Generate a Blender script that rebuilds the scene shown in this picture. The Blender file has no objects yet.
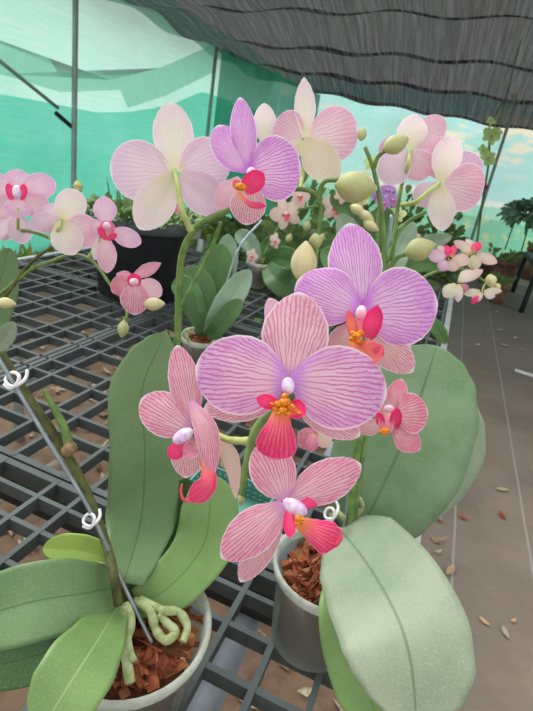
import bpy, bmesh, math, random
from mathutils import Vector, Matrix, noise
random.seed(7)
SC = bpy.context.scene
COL = SC.collection
PI = math.pi

# ------------------------------------------------------------------ camera
F, W, H = 490.0, 533.0, 711.0
BZ = 0.65                                   # bench top
CAM = Vector((0, 0, BZ + 0.45))
yaw, pit, rol = math.radians(17.76), math.radians(22.37), math.radians(-10.0)
cy, sy, cp, sp = math.cos(yaw), math.sin(yaw), math.cos(pit), math.sin(pit)
FW = Vector((-sy * cp, cy * cp, -sp))
R0 = Vector((cy, sy, 0))
D0 = FW.cross(R0)
RT = math.cos(rol) * R0 + math.sin(rol) * D0
DN = -math.sin(rol) * R0 + math.cos(rol) * D0

cam = bpy.data.cameras.new('camera')
cam.sensor_fit = 'VERTICAL'; cam.sensor_height = 36.0; cam.lens = F / H * 36.0
cam.clip_start = 0.01; cam.clip_end = 200
cam.dof.use_dof = True; cam.dof.focus_distance = 0.33; cam.dof.aperture_fstop = 22
co = bpy.data.objects.new('camera', cam); COL.objects.link(co)
m = Matrix.Identity(4)
for i, v in enumerate((RT, -DN, -FW)):
    for j in range(3): m[j][i] = v[j]
m.translation = CAM
co.matrix_world = m
SC.camera = co


def P(x, y, d):
    """a point of the place seen in the direction of photo point x, y at distance d ahead of the camera"""
    return CAM + ((x - W / 2) / F * RT + (y - H / 2) / F * DN + FW) * d


def PZ(x, y, z):
    v = (x - W / 2) / F * RT + (y - H / 2) / F * DN + FW
    return CAM + v * ((z - CAM.z) / v.z)


def Z(x, y, h):
    """the photo point x, y at height h above the bench, as (x, y, distance)"""
    v = (x - W / 2) / F * RT + (y - H / 2) / F * DN + FW
    return (x, y, (BZ + h - CAM.z) / v.z)


def PY(x, y, Y):
    v = (x - W / 2) / F * RT + (y - H / 2) / F * DN + FW
    return CAM + v * (Y / v.y)


def PX(x, y, X):
    v = (x - W / 2) / F * RT + (y - H / 2) / F * DN + FW
    return CAM + v * (X / v.x)


# ------------------------------------------------------------------ colour and node helpers
def lin(c):
    if isinstance(c, str):
        c = [int(c[i:i + 2], 16) / 255 for i in (0, 2, 4)]
    return tuple((x / 12.92 if x <= 0.04045 else ((x + 0.055) / 1.055) ** 2.4) for x in c) + (1.0,)


class NT:
    def __init__(s, name):
        s.m = bpy.data.materials.new(name); s.m.use_nodes = True
        s.t = s.m.node_tree; s.t.nodes.clear()
        s.out = s.t.nodes.new('ShaderNodeOutputMaterial')

    def n(s, typ, ins=None, **kw):
        nd = s.t.nodes.new('ShaderNode' + typ)
        for k, v in kw.items(): setattr(nd, k, v)
        for k, v in (ins or {}).items():
            if isinstance(v, bpy.types.NodeSocket): s.t.links.new(v, nd.inputs[k])
            else: nd.inputs[k].default_value = v
        return nd

    def math(s, op, a, b=0.0, c=0.0, clamp=False):
        nd = s.n('Math', {0: a, 1: b, 2: c}, operation=op); nd.use_clamp = clamp
        return nd.outputs[0]

    def step(s, x, lo, hi):
        nd = s.n('MapRange', {0: x, 1: lo, 2: hi, 3: 0.0, 4: 1.0}); nd.interpolation_type = 'SMOOTHSTEP'
        return nd.outputs[0]

    def mix(s, f, a, b, mode='MIX'):
        nd = s.t.nodes.new('ShaderNodeMix'); nd.data_type = 'RGBA'; nd.blend_type = mode
        for i, v in ((0, f), (6, a), (7, b)):
            if isinstance(v, bpy.types.NodeSocket): s.t.links.new(v, nd.inputs[i])
            else: nd.inputs[i].default_value = lin(v) if isinstance(v, str) else v
        return nd.outputs[2]

    def surf(s, sock):
        s.t.links.new(sock, s.out.inputs[0]); return s.m

    def mixs(s, f, a, b):
        return s.n('MixShader', {0: f, 1: a, 2: b}).outputs[0]

    def uv(s):
        u = s.n('UVMap', uv_map='UVMap').outputs[0]
        q = s.n('SeparateXYZ', {0: u})
        return u, q.outputs[0], q.outputs[1]

    def obj(s):
        return s.n('TexCoord').outputs['Object']

    def noise(s, vec, scale, detail=3, rough=.5):
        return s.n('TexNoise', {'Vector': vec, 'Scale': scale, 'Detail': detail, 'Roughness': rough}).outputs[0]


def plain(name, c1, c2=None, rough=.6, scale=30, spec=.3, metal=0.0, trans=0.0):
    """two-tone noise material; trans mixes in translucency"""
    k = NT(name)
    col = k.mix(k.step(k.noise(k.obj(), scale), .3, .7), c1, c2 or c1)
    b = k.n('BsdfPrincipled', {'Base Color': col, 'Roughness': rough, 'Specular IOR Level': spec, 'Metallic': metal}).outputs[0]
    if trans:
        b = k.mixs(trans, b, k.n('BsdfTranslucent', {0: col}).outputs[0])
    return k.surf(b)


def petal_mat(name, mid, edge, vein, base, dens=9.0, strength=.8, vw=.092, margin='f6e3ee', basew=.22, trans=.28, edge_amt=.8, seed=0.0):
    """pink petal with a fan of branching veins along it"""
    k = NT(name)
    uv, u, v = k.uv()
    uu = k.math('ABSOLUTE', k.math('MULTIPLY_ADD', u, 2, -1))
    e = k.math('MAXIMUM', uu, k.math('MULTIPLY_ADD', v, 1.35, -.35))
    col = k.mix(k.math('MULTIPLY', k.step(e, .25, .95), edge_amt), mid, edge)
    mott = k.noise(k.n('Mapping', {0: uv, 1: (seed, seed, 0)}).outputs[0], 3.5, 3)
    col = k.mix(k.math('MULTIPLY', k.step(mott, .45, .75), .35), col, margin)
    # veins: a fan of lines that leave the base, double on the way and net together near the margin
    fan = k.n('UVMap', uv_map='Fan').outputs[0]
    fu = k.n('SeparateXYZ', {0: fan}).outputs[0]
    n1 = k.n('TexNoise', {'Vector': k.n('Mapping', {0: uv, 1: (seed, 0, 0), 3: (7, 6, 1)}).outputs[0], 'Scale': 1.0, 'Detail': 2.0}).outputs[0]
    w = k.math('ADD', fu, k.math('MULTIPLY', k.math('SUBTRACT', n1, .5), .15))

    def lines(shift, half):
        ph = k.math('FRACT', k.math('ADD', k.math('MULTIPLY', w, dens * .33), shift))
        return k.math('SUBTRACT', 1, k.step(k.math('ABSOLUTE', k.math('SUBTRACT', ph, .5)), half * .25, half))
    la = lines(.5 + seed, vw * 1.6)
    n2 = k.n('TexNoise', {'Vector': k.n('Mapping', {0: uv, 1: (0, seed, 0), 3: (14, 2.5, 1)}).outputs[0], 'Scale': 1.0, 'Detail': 1.0}).outputs[0]
    lb = k.math('MULTIPLY', lines(seed, vw * 1.5), k.step(k.math('ADD', v, k.math('MULTIPLY', n2, .6)), .55, .72))
    vor = k.n('TexVoronoi', {'Vector': k.n('Mapping', {0: k.n('CombineXYZ', {0: w, 1: v}).outputs[0], 1: (seed * 3.1, seed, 0), 3: (dens * .85, dens * .5, 1)}).outputs[0], 'Scale': 1.0, 'Randomness': .9},
              feature='DISTANCE_TO_EDGE').outputs[0]
    lc = k.math('MULTIPLY', k.math('SUBTRACT', 1, k.step(vor, .01, vw * .8)), k.math('MULTIPLY', k.step(e, .3, .7), .6))
    ln = k.math('MAXIMUM', la, k.math('MAXIMUM', lb, lc))
    ln = k.math('MULTIPLY', ln, k.math('SUBTRACT', 1, k.step(e, .9, .985)))
    ln = k.math('MULTIPLY', ln, strength)
    col = k.mix(ln, col, vein)
    col = k.mix(k.step(e, .93, .99), col, margin)
    col = k.mix(k.math('MULTIPLY', k.math('SUBTRACT', 1, k.step(v, .02, basew)), .85), col, base)
    b = k.n('BsdfPrincipled', {'Base Color': col, 'Roughness': .55, 'Specular IOR Level': .25}).outputs[0]
    return k.surf(k.mixs(trans, b, k.n('BsdfTranslucent', {0: col}).outputs[0]))


def leaf_mat(name, c1, c2, rib, rough=.42, spec=.4, speck='b9c4a8', dust=.25, tip=None):
    k = NT(name)
    uv, u, v = k.uv()
    ob = k.obj()
    col = k.mix(k.step(k.noise(ob, 22, 3), .3, .7), c1, c2)
    fine = k.noise(ob, 800, 2)
    col = k.mix(k.math('MULTIPLY', k.step(fine, .52, .72), dust), col, speck)
    if tip: col = k.mix(k.math('MULTIPLY', k.step(v, .35, 1.0), .8), col, tip)
    uu = k.math('ABSOLUTE', k.math('MULTIPLY_ADD', u, 2, -1))
    col = k.mix(k.math('MULTIPLY', k.math('SUBTRACT', 1, k.step(uu, .008, .04)), .8), col, rib)
    sc = k.noise(k.n('Mapping', {0: ob, 3: (1, 1, 1)}).outputs[0], 95, 4, .7)
    col = k.mix(k.math('MULTIPLY', k.step(sc, .66, .78), .3), col, rib)
    bp = k.n('Bump', {'Strength': .12, 'Distance': .002, 'Height': fine}).outputs[0]
    b = k.n('BsdfPrincipled', {'Base Color': col, 'Roughness': rough, 'Specular IOR Level': spec, 'Normal': bp}).outputs[0]
    return k.surf(k.mixs(.06, b, k.n('BsdfTranslucent', {0: col}).outputs[0]))


def island_mat(name, cols, rough=.8, scale=120):
    k = NT(name)
    r = k.n('NewGeometry').outputs['Random Per Island']
    cr = k.n('ValToRGB', {0: r}); cr.color_ramp.interpolation = 'LINEAR'
    els = cr.color_ramp.elements
    while len(els) < len(cols): els.new(.5)
    for i, c in enumerate(cols):
        els[i].position = i / (len(cols) - 1); els[i].color = lin(c)
    nz = k.noise(k.obj(), scale, 4)
    col = k.mix(k.math('MULTIPLY', k.step(nz, .4, .7), .45), cr.outputs[0], '3a2015')
    return k.surf(k.n('BsdfPrincipled', {'Base Color': col, 'Roughness': rough, 'Specular IOR Level': .2}).outputs[0])


def net_mat(name, c1, c2, c3, opac=.8, scale=1.2, stretch=(1, 1, 1), transl=.5, opvar=.15, fine=None, glow=None):
    """woven shade cloth: partly see-through, partly glowing with the daylight behind it"""
    k = NT(name)
    ob = k.obj()
    mp = k.n('Mapping', {0: ob, 3: stretch}).outputs[0]
    a = k.noise(mp, scale, 4, .6)
    col = k.mix(k.step(a, .35, .65), c1, c2)
    b = k.noise(k.n('Mapping', {0: ob, 1: (7, 3, 2), 3: stretch}).outputs[0], scale * 2.7, 5, .65)
    col = k.mix(k.math('MULTIPLY', k.step(b, .5, .75), .6), col, c3)
    if fine:
        f = k.noise(k.n('Mapping', {0: ob, 3: fine}).outputs[0], 1.0, 3, .7)
        col = k.mix(k.math('MULTIPLY', k.step(f, .4, .7), .5), col, c3)
    d = k.mixs(transl, k.n('BsdfDiffuse', {0: col}).outputs[0], k.n('BsdfTranslucent', {0: col}).outputs[0])
    op = k.math('MULTIPLY_ADD', b, opvar * 2, opac - opvar, clamp=True)
    return k.surf(k.mixs(op, k.n('BsdfTransparent', {0: (1, 1, 1, 1)}).outputs[0], d))


# ------------------------------------------------------------------ object helpers
def base_of(parent):
    v = Vector()
    while parent is not None:
        v += parent.location; parent = parent.parent
    return v


def tag(o, label=None, cat=None, group=None, kind=None):
    if label: o['label'] = label
    if cat: o['category'] = cat
    if group: o['group'] = group
    if kind: o['kind'] = kind
    return o


def empty(name, loc, parent=None, label=None, cat=None, group=None):
    o = bpy.data.objects.new(name, None); COL.objects.link(o)
    o.empty_display_size = .02
    o.location = Vector(loc) - base_of(parent); o.parent = parent
    return tag(o, label, cat, group)


def link(name, bm, mat, parent=None, smooth=True, at=None):
    """bm holds world coordinates; the origin goes to the parent's base (or to at)"""
    me = bpy.data.meshes.new(name)
    bm.normal_update(); bm.to_mesh(me); bm.free()
    org = base_of(parent) if parent is not None else Vector(at or (0, 0, 0))
    me.transform(Matrix.Translation(-org))
    if smooth: me.polygons.foreach_set('use_smooth', [True] * len(me.polygons))
    me.materials.append(mat)
    o = bpy.data.objects.new(name, me); COL.objects.link(o)
    if parent is not None: o.parent = parent
    else: o.location = org
    return o


def box(bm, c, s, rot=None):
    c = Vector(c); vs = []
    for x in (-.5, .5):
        for y in (-.5, .5):
            for z in (-.5, .5):
                v = Vector((x * s[0], y * s[1], z * s[2]))
                vs.append(bm.verts.new(c + (rot @ v if rot else v)))
    for f in ((0, 1, 3, 2), (4, 6, 7, 5), (0, 4, 5, 1), (2, 3, 7, 6), (0, 2, 6, 4), (1, 5, 7, 3)):
        bm.faces.new([vs[i] for i in f])


def catmull(pts, n):
    pts = [Vector(p) for p in pts]
    if len(pts) == 2: return [pts[0].lerp(pts[1], i / n) for i in range(n + 1)]
    q = [2 * pts[0] - pts[1]] + pts + [2 * pts[-1] - pts[-2]]
    out = []
    seg = len(pts) - 1
    for i in range(n + 1):
        t = i / n * seg; k = min(int(t), seg - 1); t -= k
        a, b, c, d = q[k:k + 4]
        out.append(.5 * (2 * b + (c - a) * t + (2 * a - 5 * b + 4 * c - d) * t * t + (3 * b - a - 3 * c + d) * t ** 3))
    return out


def lerp_list(l, t):
    if not isinstance(l, (list, tuple)): return l
    t *= len(l) - 1; k = min(int(t), len(l) - 2); t -= k
    return l[k] * (1 - t) + l[k + 1] * t


def tube(bm, pts, rad, n=None, seg=9, cap=True, wob=0.0):
    n = n or max(8, 5 * len(pts))
    sp_ = catmull(pts, n)
    rings = []
    ref = None
    for i, p in enumerate(sp_):
        t = (sp_[min(i + 1, n)] - sp_[max(i - 1, 0)]).normalized()
        if ref is None: ref = t.orthogonal().normalized()
        ref = (ref - t * ref.dot(t)).normalized()
        b = t.cross(ref)
        r = lerp_list(rad, i / n)
        if wob: r *= 1 + wob * noise.noise(p * 160)
        rings.append([bm.verts.new(p + r * (math.cos(a) * ref + math.sin(a) * b)) for a in (2 * PI * j / seg for j in range(seg))])
    for i in range(n):
        for j in range(seg):
            bm.faces.new((rings[i][j], rings[i][(j + 1) % seg], rings[i + 1][(j + 1) % seg], rings[i + 1][j]))
    if cap:
        bm.faces.new(rings[0][::-1]); bm.faces.new(rings[-1])


def lathe(bm, c, prof, seg=40, axis=None):
    """profile of (radius, height) turned about a vertical line at c"""
    c = Vector(c); rings = []
    for r, z in prof:
        rings.append([bm.verts.new(c + Vector((r * math.cos(a), r * math.sin(a), z))) for a in (2 * PI * j / seg for j in range(seg))])
    for i in range(len(prof) - 1):
        for j in range(seg):
            bm.faces.new((rings[i][j], rings[i][(j + 1) % seg], rings[i + 1][(j + 1) % seg], rings[i + 1][j]))
    return rings


def blob(bm, c, ax, ring=8, seg=12, bump=0.0, flat=None):
    """ellipsoid with half axes given by three vectors"""
    c = Vector(c); a, b, d = [Vector(x) for x in ax]
    rows = []
    top = bm.verts.new(c + d); bot = bm.verts.new(c - d)
    for i in range(1, ring):
        th = PI * i / ring
        row = []
        for j in range(seg):
            ph = 2 * PI * j / seg
            k = 1 + (bump * math.cos(ph * 3) if bump else 0)
            row.append(bm.verts.new(c + d * math.cos(th) + (a * math.cos(ph) + b * math.sin(ph)) * math.sin(th) * k))
        rows.append(row)
    for j in range(seg):
        bm.faces.new((top, rows[0][j], rows[0][(j + 1) % seg]))
        bm.faces.new((bot, rows[-1][(j + 1) % seg], rows[-1][j]))
        for i in range(len(rows) - 1):
            bm.faces.new((rows[i][j], rows[i + 1][j], rows[i + 1][(j + 1) % seg], rows[i][(j + 1) % seg]))


def prof(pts, v):
    for (a, x), (b, y) in zip(pts, pts[1:]):
        if v <= b:
            t = (v - a) / (b - a); t = t * t * (3 - 2 * t) * .5 + t * .5
            return x + (y - x) * t
    return pts[-1][1]


LAT = [(0, .16), (.06, .34), (.16, .68), (.3, .91), (.45, 1), (.6, .99), (.75, .88), (.86, .70), (.94, .47), (.98, .26), (1, .04)]
SEP = [(0, .28), (.12, .5), (.3, .86), (.48, 1), (.66, .95), (.82, .73), (.92, .48), (.975, .25), (1, .03)]
NAR = [(0, .3), (.2, .7), (.45, 1), (.65, .9), (.82, .62), (.94, .28), (1, .02)]
LIP = [(0, .35), (.15, .5), (.4, .72), (.6, .92), (.74, 1), (.84, .85), (.92, .45), (1, .06)]
LOBE = [(0, .45), (.2, .8), (.5, 1), (.75, .88), (.9, .55), (1, .06)]
LEAF = [(0, .42), (.1, .55), (.3, .82), (.55, 1), (.75, .96), (.87, .76), (.945, .5), (.985, .25), (1, .04)]
STRAP = [(0, .55), (.15, .8), (.35, .97), (.6, 1), (.78, .93), (.9, .68), (.965, .38), (1, .05)]


def blade(bm, spine, width, pr, hint, fold=0.0, cup=0.0, roll=0.0, wave=0.0, nu=12, nv=22, skew=0.0):
    """surface along a spine (world points); width = full width at the widest; hint = direction its face looks"""
    uvl = bm.loops.layers.uv.get('UVMap') or bm.loops.layers.uv.new('UVMap')
    if not bm.loops.layers.uv.get('Fan'): bm.loops.layers.uv.new('Fan')
    uvl = bm.loops.layers.uv['UVMap']; fanl = bm.loops.layers.uv['Fan']
    pts = catmull(spine, nv)
    # even out parameter toward the tip
    rows = []
    hint = Vector(hint).normalized()
    ph = random.random() * 9
    for i in range(nv + 1):
        v = i / nv
        v = 1 - (1 - v) ** 1.35
        p = Vector(_samp(pts, v))
        t = (_samp(pts, min(v + .03, 1)) - _samp(pts, max(v - .03, 0))).normalized()
        w = t.cross(hint)
        w = w.normalized() if w.length > 1e-4 else t.orthogonal().normalized()
        n = w.cross(t).normalized()
        if roll:
            q = Matrix.Rotation(math.radians(roll), 3, t); w = q @ w; n = q @ n
        hw = width * .5 * prof(pr, v)
        row = []
        for j in range(nu + 1):
            u = j / nu * 2 - 1
            off = fold * abs(u) * hw + cup * u * u * hw
            if wave: off += wave * hw * math.sin(v * 9 + ph + u * 2) * abs(u)
            row.append((bm.verts.new(p + w * (u * hw + skew * hw * (1 - u * u)) + n * off), (j / nu, v), (u * (prof(pr, v) / (v + .25)) ** .8, v)))
        rows.append(row)
    for i in range(nv):
        for j in range(nu):
            q = (rows[i][j], rows[i][j + 1], rows[i + 1][j + 1], rows[i + 1][j])
            f = bm.faces.new([a[0] for a in q])
            for lp, a in zip(f.loops, q): lp[uvl].uv = a[1]; lp[fanl].uv = a[2]


def _samp(pts, v):
    t = v * (len(pts) - 1); k = min(int(t), len(pts) - 2); t -= k
    return pts[k].lerp(pts[k + 1], t)


def petal(name, parent, base, tip, wpx, mat, pr=SEP, bow=.08, cup=-.12, roll=0, wave=.03, fold=0.0, nu=12, nv=20, label=None, via=None, skew=0.0):
    """petal from base (x,y,d) to tip; bow bends its middle toward the viewer"""
    a, b = P(*base), P(*tip)
    mid = (a + b) / 2 if via is None else P(*via)
    d = (base[2] + tip[2]) / 2
    hint = (CAM - mid).normalized()
    L = (b - a).length
    if via is None: mid = mid + hint * bow * L
    bm = bmesh.new()
    wid = wpx * d / F / max(.35, math.cos(math.radians(roll)))
    blade(bm, [a, mid, b], wid, pr, hint, fold, cup, roll, wave, nu, nv, skew)
    o = link(name, bm, mat, parent)
    return tag(o, label)


def leaf(parent, pts, wpx, mat, pr=LEAF, fold=.18, cup=0.0, roll=0, wave=.02, name='leaf', label=None, thick=.0014, hint=None):
    ps = [P(*p) for p in pts]
    mid = pts[len(pts) // 2]
    bm = bmesh.new()
    h = (CAM - P(*mid)).normalized() if hint is None else Vector(hint)
    blade(bm, ps, wpx * mid[2] / F, pr, h, fold, cup, roll, wave, 14, 30)
    o = link(name, bm, mat, parent)
    s = o.modifiers.new('thickness', 'SOLIDIFY'); s.thickness = thick; s.offset = -1
    return tag(o, label)


def lump(name, parent, c, rx, ry, mat, ang=0, deep=None, bump=0.0, label=None):
    """small rounded piece; half sizes in photo points at its distance"""
    x, y, d = c
    k = d / F
    a = math.radians(ang)
    A = (RT * math.cos(a) + DN * math.sin(a)) * rx * k
    B = (-RT * math.sin(a) + DN * math.cos(a)) * ry * k
    bm = bmesh.new()
    blob(bm, P(*c), (A, B, FW * (deep if deep else min(rx, ry)) * k), bump=bump)
    return tag(link(name, bm, mat, parent), label)


def stem(name, parent, pts, rpx, mat, label=None, wob=.12, seg=9):
    """tube through photo points; radius in photo points at the first point's distance"""
    k = pts[0][2] / F
    bm = bmesh.new()
    r = [x * k for x in rpx] if isinstance(rpx, (list, tuple)) else rpx * k
    tube(bm, [P(*p) for p in pts], r, n=8 * len(pts), seg=seg, wob=wob)
    return tag(link(name, bm, mat, parent), label)


def bud(parent, c, rx, ry, ang, mat, label=None, name='bud'):
    """closed bud: pointed ellipsoid with three seams"""
    x, y, d = c; k = d / F; a = math.radians(ang)
    A = (RT * math.cos(a) + DN * math.sin(a)) * k
    B = (-RT * math.sin(a) + DN * math.cos(a)) * k
    bm = bmesh.new()
    n, sg = 14, 18
    bm.loops.layers.uv.new('UVMap'); bm.loops.layers.uv.new('Fan')
    uvl = bm.loops.layers.uv['UVMap']; fanl = bm.loops.layers.uv['Fan']
    o = P(*c); rows = []
    for i in range(n + 1):
        t = i / n
        r = math.sin(PI * min(max(t, .015), .985)) ** .7 * (1.06 - .25 * t)
        row = []
        for j in range(sg):
            ph = 2 * PI * j / sg
            g = 1 - .09 * math.exp(-((math.cos(ph * 1.5 + .6)) / .25) ** 2)
            row.append((bm.verts.new(o + A * rx * (2 * t - 1) + (B * math.cos(ph) - FW * k * math.sin(ph)) * ry * r * g), (j / sg, t)))
        rows.append(row)
    for i in range(n):
        for j in range(sg):
            q = (rows[i][j], rows[i][(j + 1) % sg], rows[i + 1][(j + 1) % sg], rows[i + 1][j])
            f = bm.faces.new([z[0] for z in q])
            for lp, z in zip(f.loops, q): lp[uvl].uv = z[1]; lp[fanl].uv = z[1]
    return tag(link(name, bm, mat, parent), label)


# ------------------------------------------------------------------ materials
M = {}
M['petal_main'] = petal_mat('petal veined rose lilac', 'f2c8e0', 'dfa8e6', 'c4479a', 'c98ae6', dens=12, strength=.74, seed=.3)
M['petal_dorsal'] = petal_mat('sepal veined rose', 'efc5d2', 'e6b6c8', 'cc4c84', 'd49be0', dens=11, strength=.7, seed=1.3)
M['petal_lilac'] = petal_mat('petal veined lilac', 'eec4ee', 'db9ae6', 'c05cb8', 'd477e6', dens=13, strength=.72, seed=2.1)
M['petal_salmon'] = petal_mat('petal veined salmon pink', 'f2bfcc', 'eaa8c4', 'd24a7c', 'dd9ad0', dens=9, strength=.72, seed=3.7)
M['petal_coral'] = petal_mat('petal veined coral pink', 'f2b3bf', 'ea92b0', 'd94870', 'e66f98', dens=9, strength=.72, seed=4.2)
M['petal_stripe'] = petal_mat('sepal with dense red veins', 'efcdca', 'e9b9c9', 'c64a76', 'd682a5', dens=11, strength=.7, seed=5.5)
M['petal_back'] = petal_mat('petal seen from behind blush white', 'f6e0ec', 'ebcae6', 'e2abd2', 'f3d8e6', dens=9, strength=.38, seed=6.1, margin='faf0f6')
M['petal_back_cream'] = petal_mat('sepal seen from behind cream white', 'f7efdf', 'f3dde6', 'ecd0d8', 'e9e3b8', dens=7, strength=.25, seed=7.7, margin='faf3f2', basew=.4)
M['petal_back_pink'] = petal_mat('petal seen from behind soft pink', 'f4d6de', 'efb9d6', 'e086b0', 'f3d3dc', dens=9, strength=.5, seed=8.3, margin='f8e2ec')
M['sepal_yellow'] = petal_mat('sepal pale cream yellow', 'f3ecd2', 'eedfc4', 'e6cfc0', 'e6e2b4', dens=6, strength=.3, seed=11.7, margin='f7efe2', basew=.4)
M['petal_soft'] = petal_mat('petal pale lilac pink', 'f5d9e8', 'eab2e0', 'dd86bf', 'f2a9c8', dens=8, strength=.42, seed=9.1)
M['petal_cream'] = petal_mat('petal cream blush', 'f7e8d8', 'f6cdc8', 'ea9fa6', 'f4b8b0', dens=7, strength=.35, seed=10.4)
M['lip_red'] = petal_mat('lip hot pink striped to orange', 'fa7488', 'f03c86', 'de1658', 'f7a24a', dens=7, strength=.75, margin='f47fae', basew=.45, seed=1.9, trans=.25)
M['lip_lobe_red'] = petal_mat('lip lobe crimson', 'fa5a90', 'f52a7c', 'ea1460', 'f2607a', dens=5, strength=.35, margin='ee4a80', basew=.2, seed=2.9, trans=.2)
M['lip_orange'] = petal_mat('lip rim coral orange', 'f79a6a', 'f2607a', 'e94a6a', 'f7b04a', dens=6, strength=.3, margin='f4809a', seed=3.9, trans=.2)
M['lip_pale'] = petal_mat('lip soft pink', 'f0a9bd', 'ea7ea6', 'd6407a', 'f2c084', dens=7, strength=.5, seed=4.9)
M['column'] = plain('column lilac white', 'f7ecfb', 'd9aeea', .4, 300)
M['column_pink'] = plain('column blush', 'f6d8e4', 'eab0cc', .4, 300)
M['callus'] = plain('callus spotted orange', 'f7a928', 'c7571c', .5, 900)
M['bud'] = petal_mat('bud pale olive cream', 'ced29a', 'b6bf7c', 'bb9f8a', 'b5bd78', dens=6, strength=.3, margin='dcdcb4', seed=.8, trans=.15)
M['bud_cream'] = petal_mat('bud cream yellow', 'eee6b8', 'e4d79a', 'd9b59a', 'c9cf80', dens=6, strength=.3, margin='f2ead0', seed=1.8, trans=.15)
M['stem'] = plain('flower stem green', '7d9a55', '5f7c46', .5, 90)
M['stem_dark'] = plain('old stem dark olive', '66693c', '464a2a', .6, 120)
M['pedicel'] = plain('pedicel yellow green', 'c2cb86', 'a9b96a', .5, 120)
M['node'] = plain('dry stem sheath', 'a58b67', '7d664a', .8, 200)
M['leaf_tall'] = leaf_mat('leaf grey green', '718d60', '628053', '4a683f', dust=.3, speck='93a68a')
M['leaf_dark'] = leaf_mat('leaf deep green', '4c6f3e', '406236', '35522c', dust=.15)
M['leaf_fresh'] = leaf_mat('leaf fresh green', '7d9e5c', '6a8d50', '587a42', dust=.12)
M['leaf_lime'] = leaf_mat('leaf yellow green', '92ae4c', '83a044', '7a953c', dust=.08)
M['leaf_low'] = leaf_mat('leaf mid green', '7f9f60', '6f9155', 'a5ba7c', dust=.2)
M['leaf_side'] = leaf_mat('leaf sage green', '769464', '648455', '506e4a', dust=.2)
M['leaf_big'] = leaf_mat('leaf broad sage green', '7c9775', '68875f', '54734e', dust=.45, speck='98ac90')
M['leaf_pale'] = leaf_mat('leaf dusty pale green', '9aa78f', '87977f', '64795c', dust=.35, speck='b9c8b0', rough=.45, spec=.4)
M['leaf_back'] = leaf_mat('leaf of background orchid', '5f8a4c', '4d753e', '456a3a', dust=.08)
M['leaf_grey'] = leaf_mat('leaf greyish background', '93aa92', '7f9a80', '6c8a6c', dust=.1)
M['root'] = plain('aerial root grey green', 'b4be93', '8c9d62', .6, 160)
M['bark'] = island_mat('bark chips', ['5d2c1c', '96502f', 'b87850', '743a25', 'a35c3d', '4a2417', 'c08a62'])
M['soil'] = plain('potting bark below', '6b3a26', '3b2017', .9, 90)
M['litter'] = island_mat('dry leaf litter', ['8a7460', 'b7a184', 'd9cbb0', '77604f', 'a58c70', 'c9b698'])
M['white'] = plain('white plastic', 'f1eff2', 'e4e2e8', .4, 60)
M['wire'] = plain('galvanised wire', 'a2adb5', '8c979f', .38, 80, .5, .55)
M['steel'] = plain('galvanised steel post', 'a3b0ac', '8e9c98', .5, 12, .5, .3)
M['pipe'] = plain('grey pipe', '9fa8b2', '89929c', .5, 25)
M['rail'] = plain('galvanised bench rail', 'aeb4b6', '989fa2', .5, 18, .4, .3)
M['grid'] = plain('black plastic grid', '575f60', '495152', .55, 16, .2)
M['tub'] = plain('black plastic tub', '23282b', '1b2022', .5, 14)
M['tub_rim'] = plain('grey scuffed tub rim', '5d6668', '4b5456', .5, 14)
M['teal'] = plain('teal plastic tray', '5f9a8c', '4f8a7c', .5, 14)
M['weed'] = island_mat('weed leaves', ['6c9058', '88ab66', '5b7f4c', '9dbb7a', '74905a'], .6)
M['orange'] = plain('orange tag', 'f0a04a', 'e88a6a', .5, 60)
M['terracotta'] = plain('brown pot', '8a6f5c', '6d5646', .9, 18)
M['darkmetal'] = plain('dark frame', '2f3330', '242825', .6, 10)
M['yellow_petal'] = plain('yellow green petal', 'f6ffc8', 'e6f79a', .5, 80, trans=.5)
M['purple_petal'] = plain('small purple petal', 'cf9fe0', 'b57fd0', .5, 60, trans=.3)
M['magenta'] = plain('magenta bloom', 'c23a8c', '9a2a70', .5, 60)


def clear_plastic(name, op=.45, c='dfe6e3'):
    k = NT(name)
    col = k.mix(k.step(k.noise(k.obj(), 60, 4), .35, .7), c, 'c4cdc6')
    b = k.n('BsdfPrincipled', {'Base Color': col, 'Roughness': .3, 'Specular IOR Level': .5}).outputs[0]
    d = k.mixs(.5, b, k.n('BsdfTranslucent', {0: col}).outputs[0])
    return k.surf(k.mixs(op, k.n('BsdfTransparent', {0: (.93, .95, .94, 1)}).outputs[0], d))


M['pot'] = clear_plastic('cloudy clear plastic', .55, 'bcc6bc')
M['pot_rim'] = clear_plastic('milky pot rim', .7, 'eef2e8')


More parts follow.
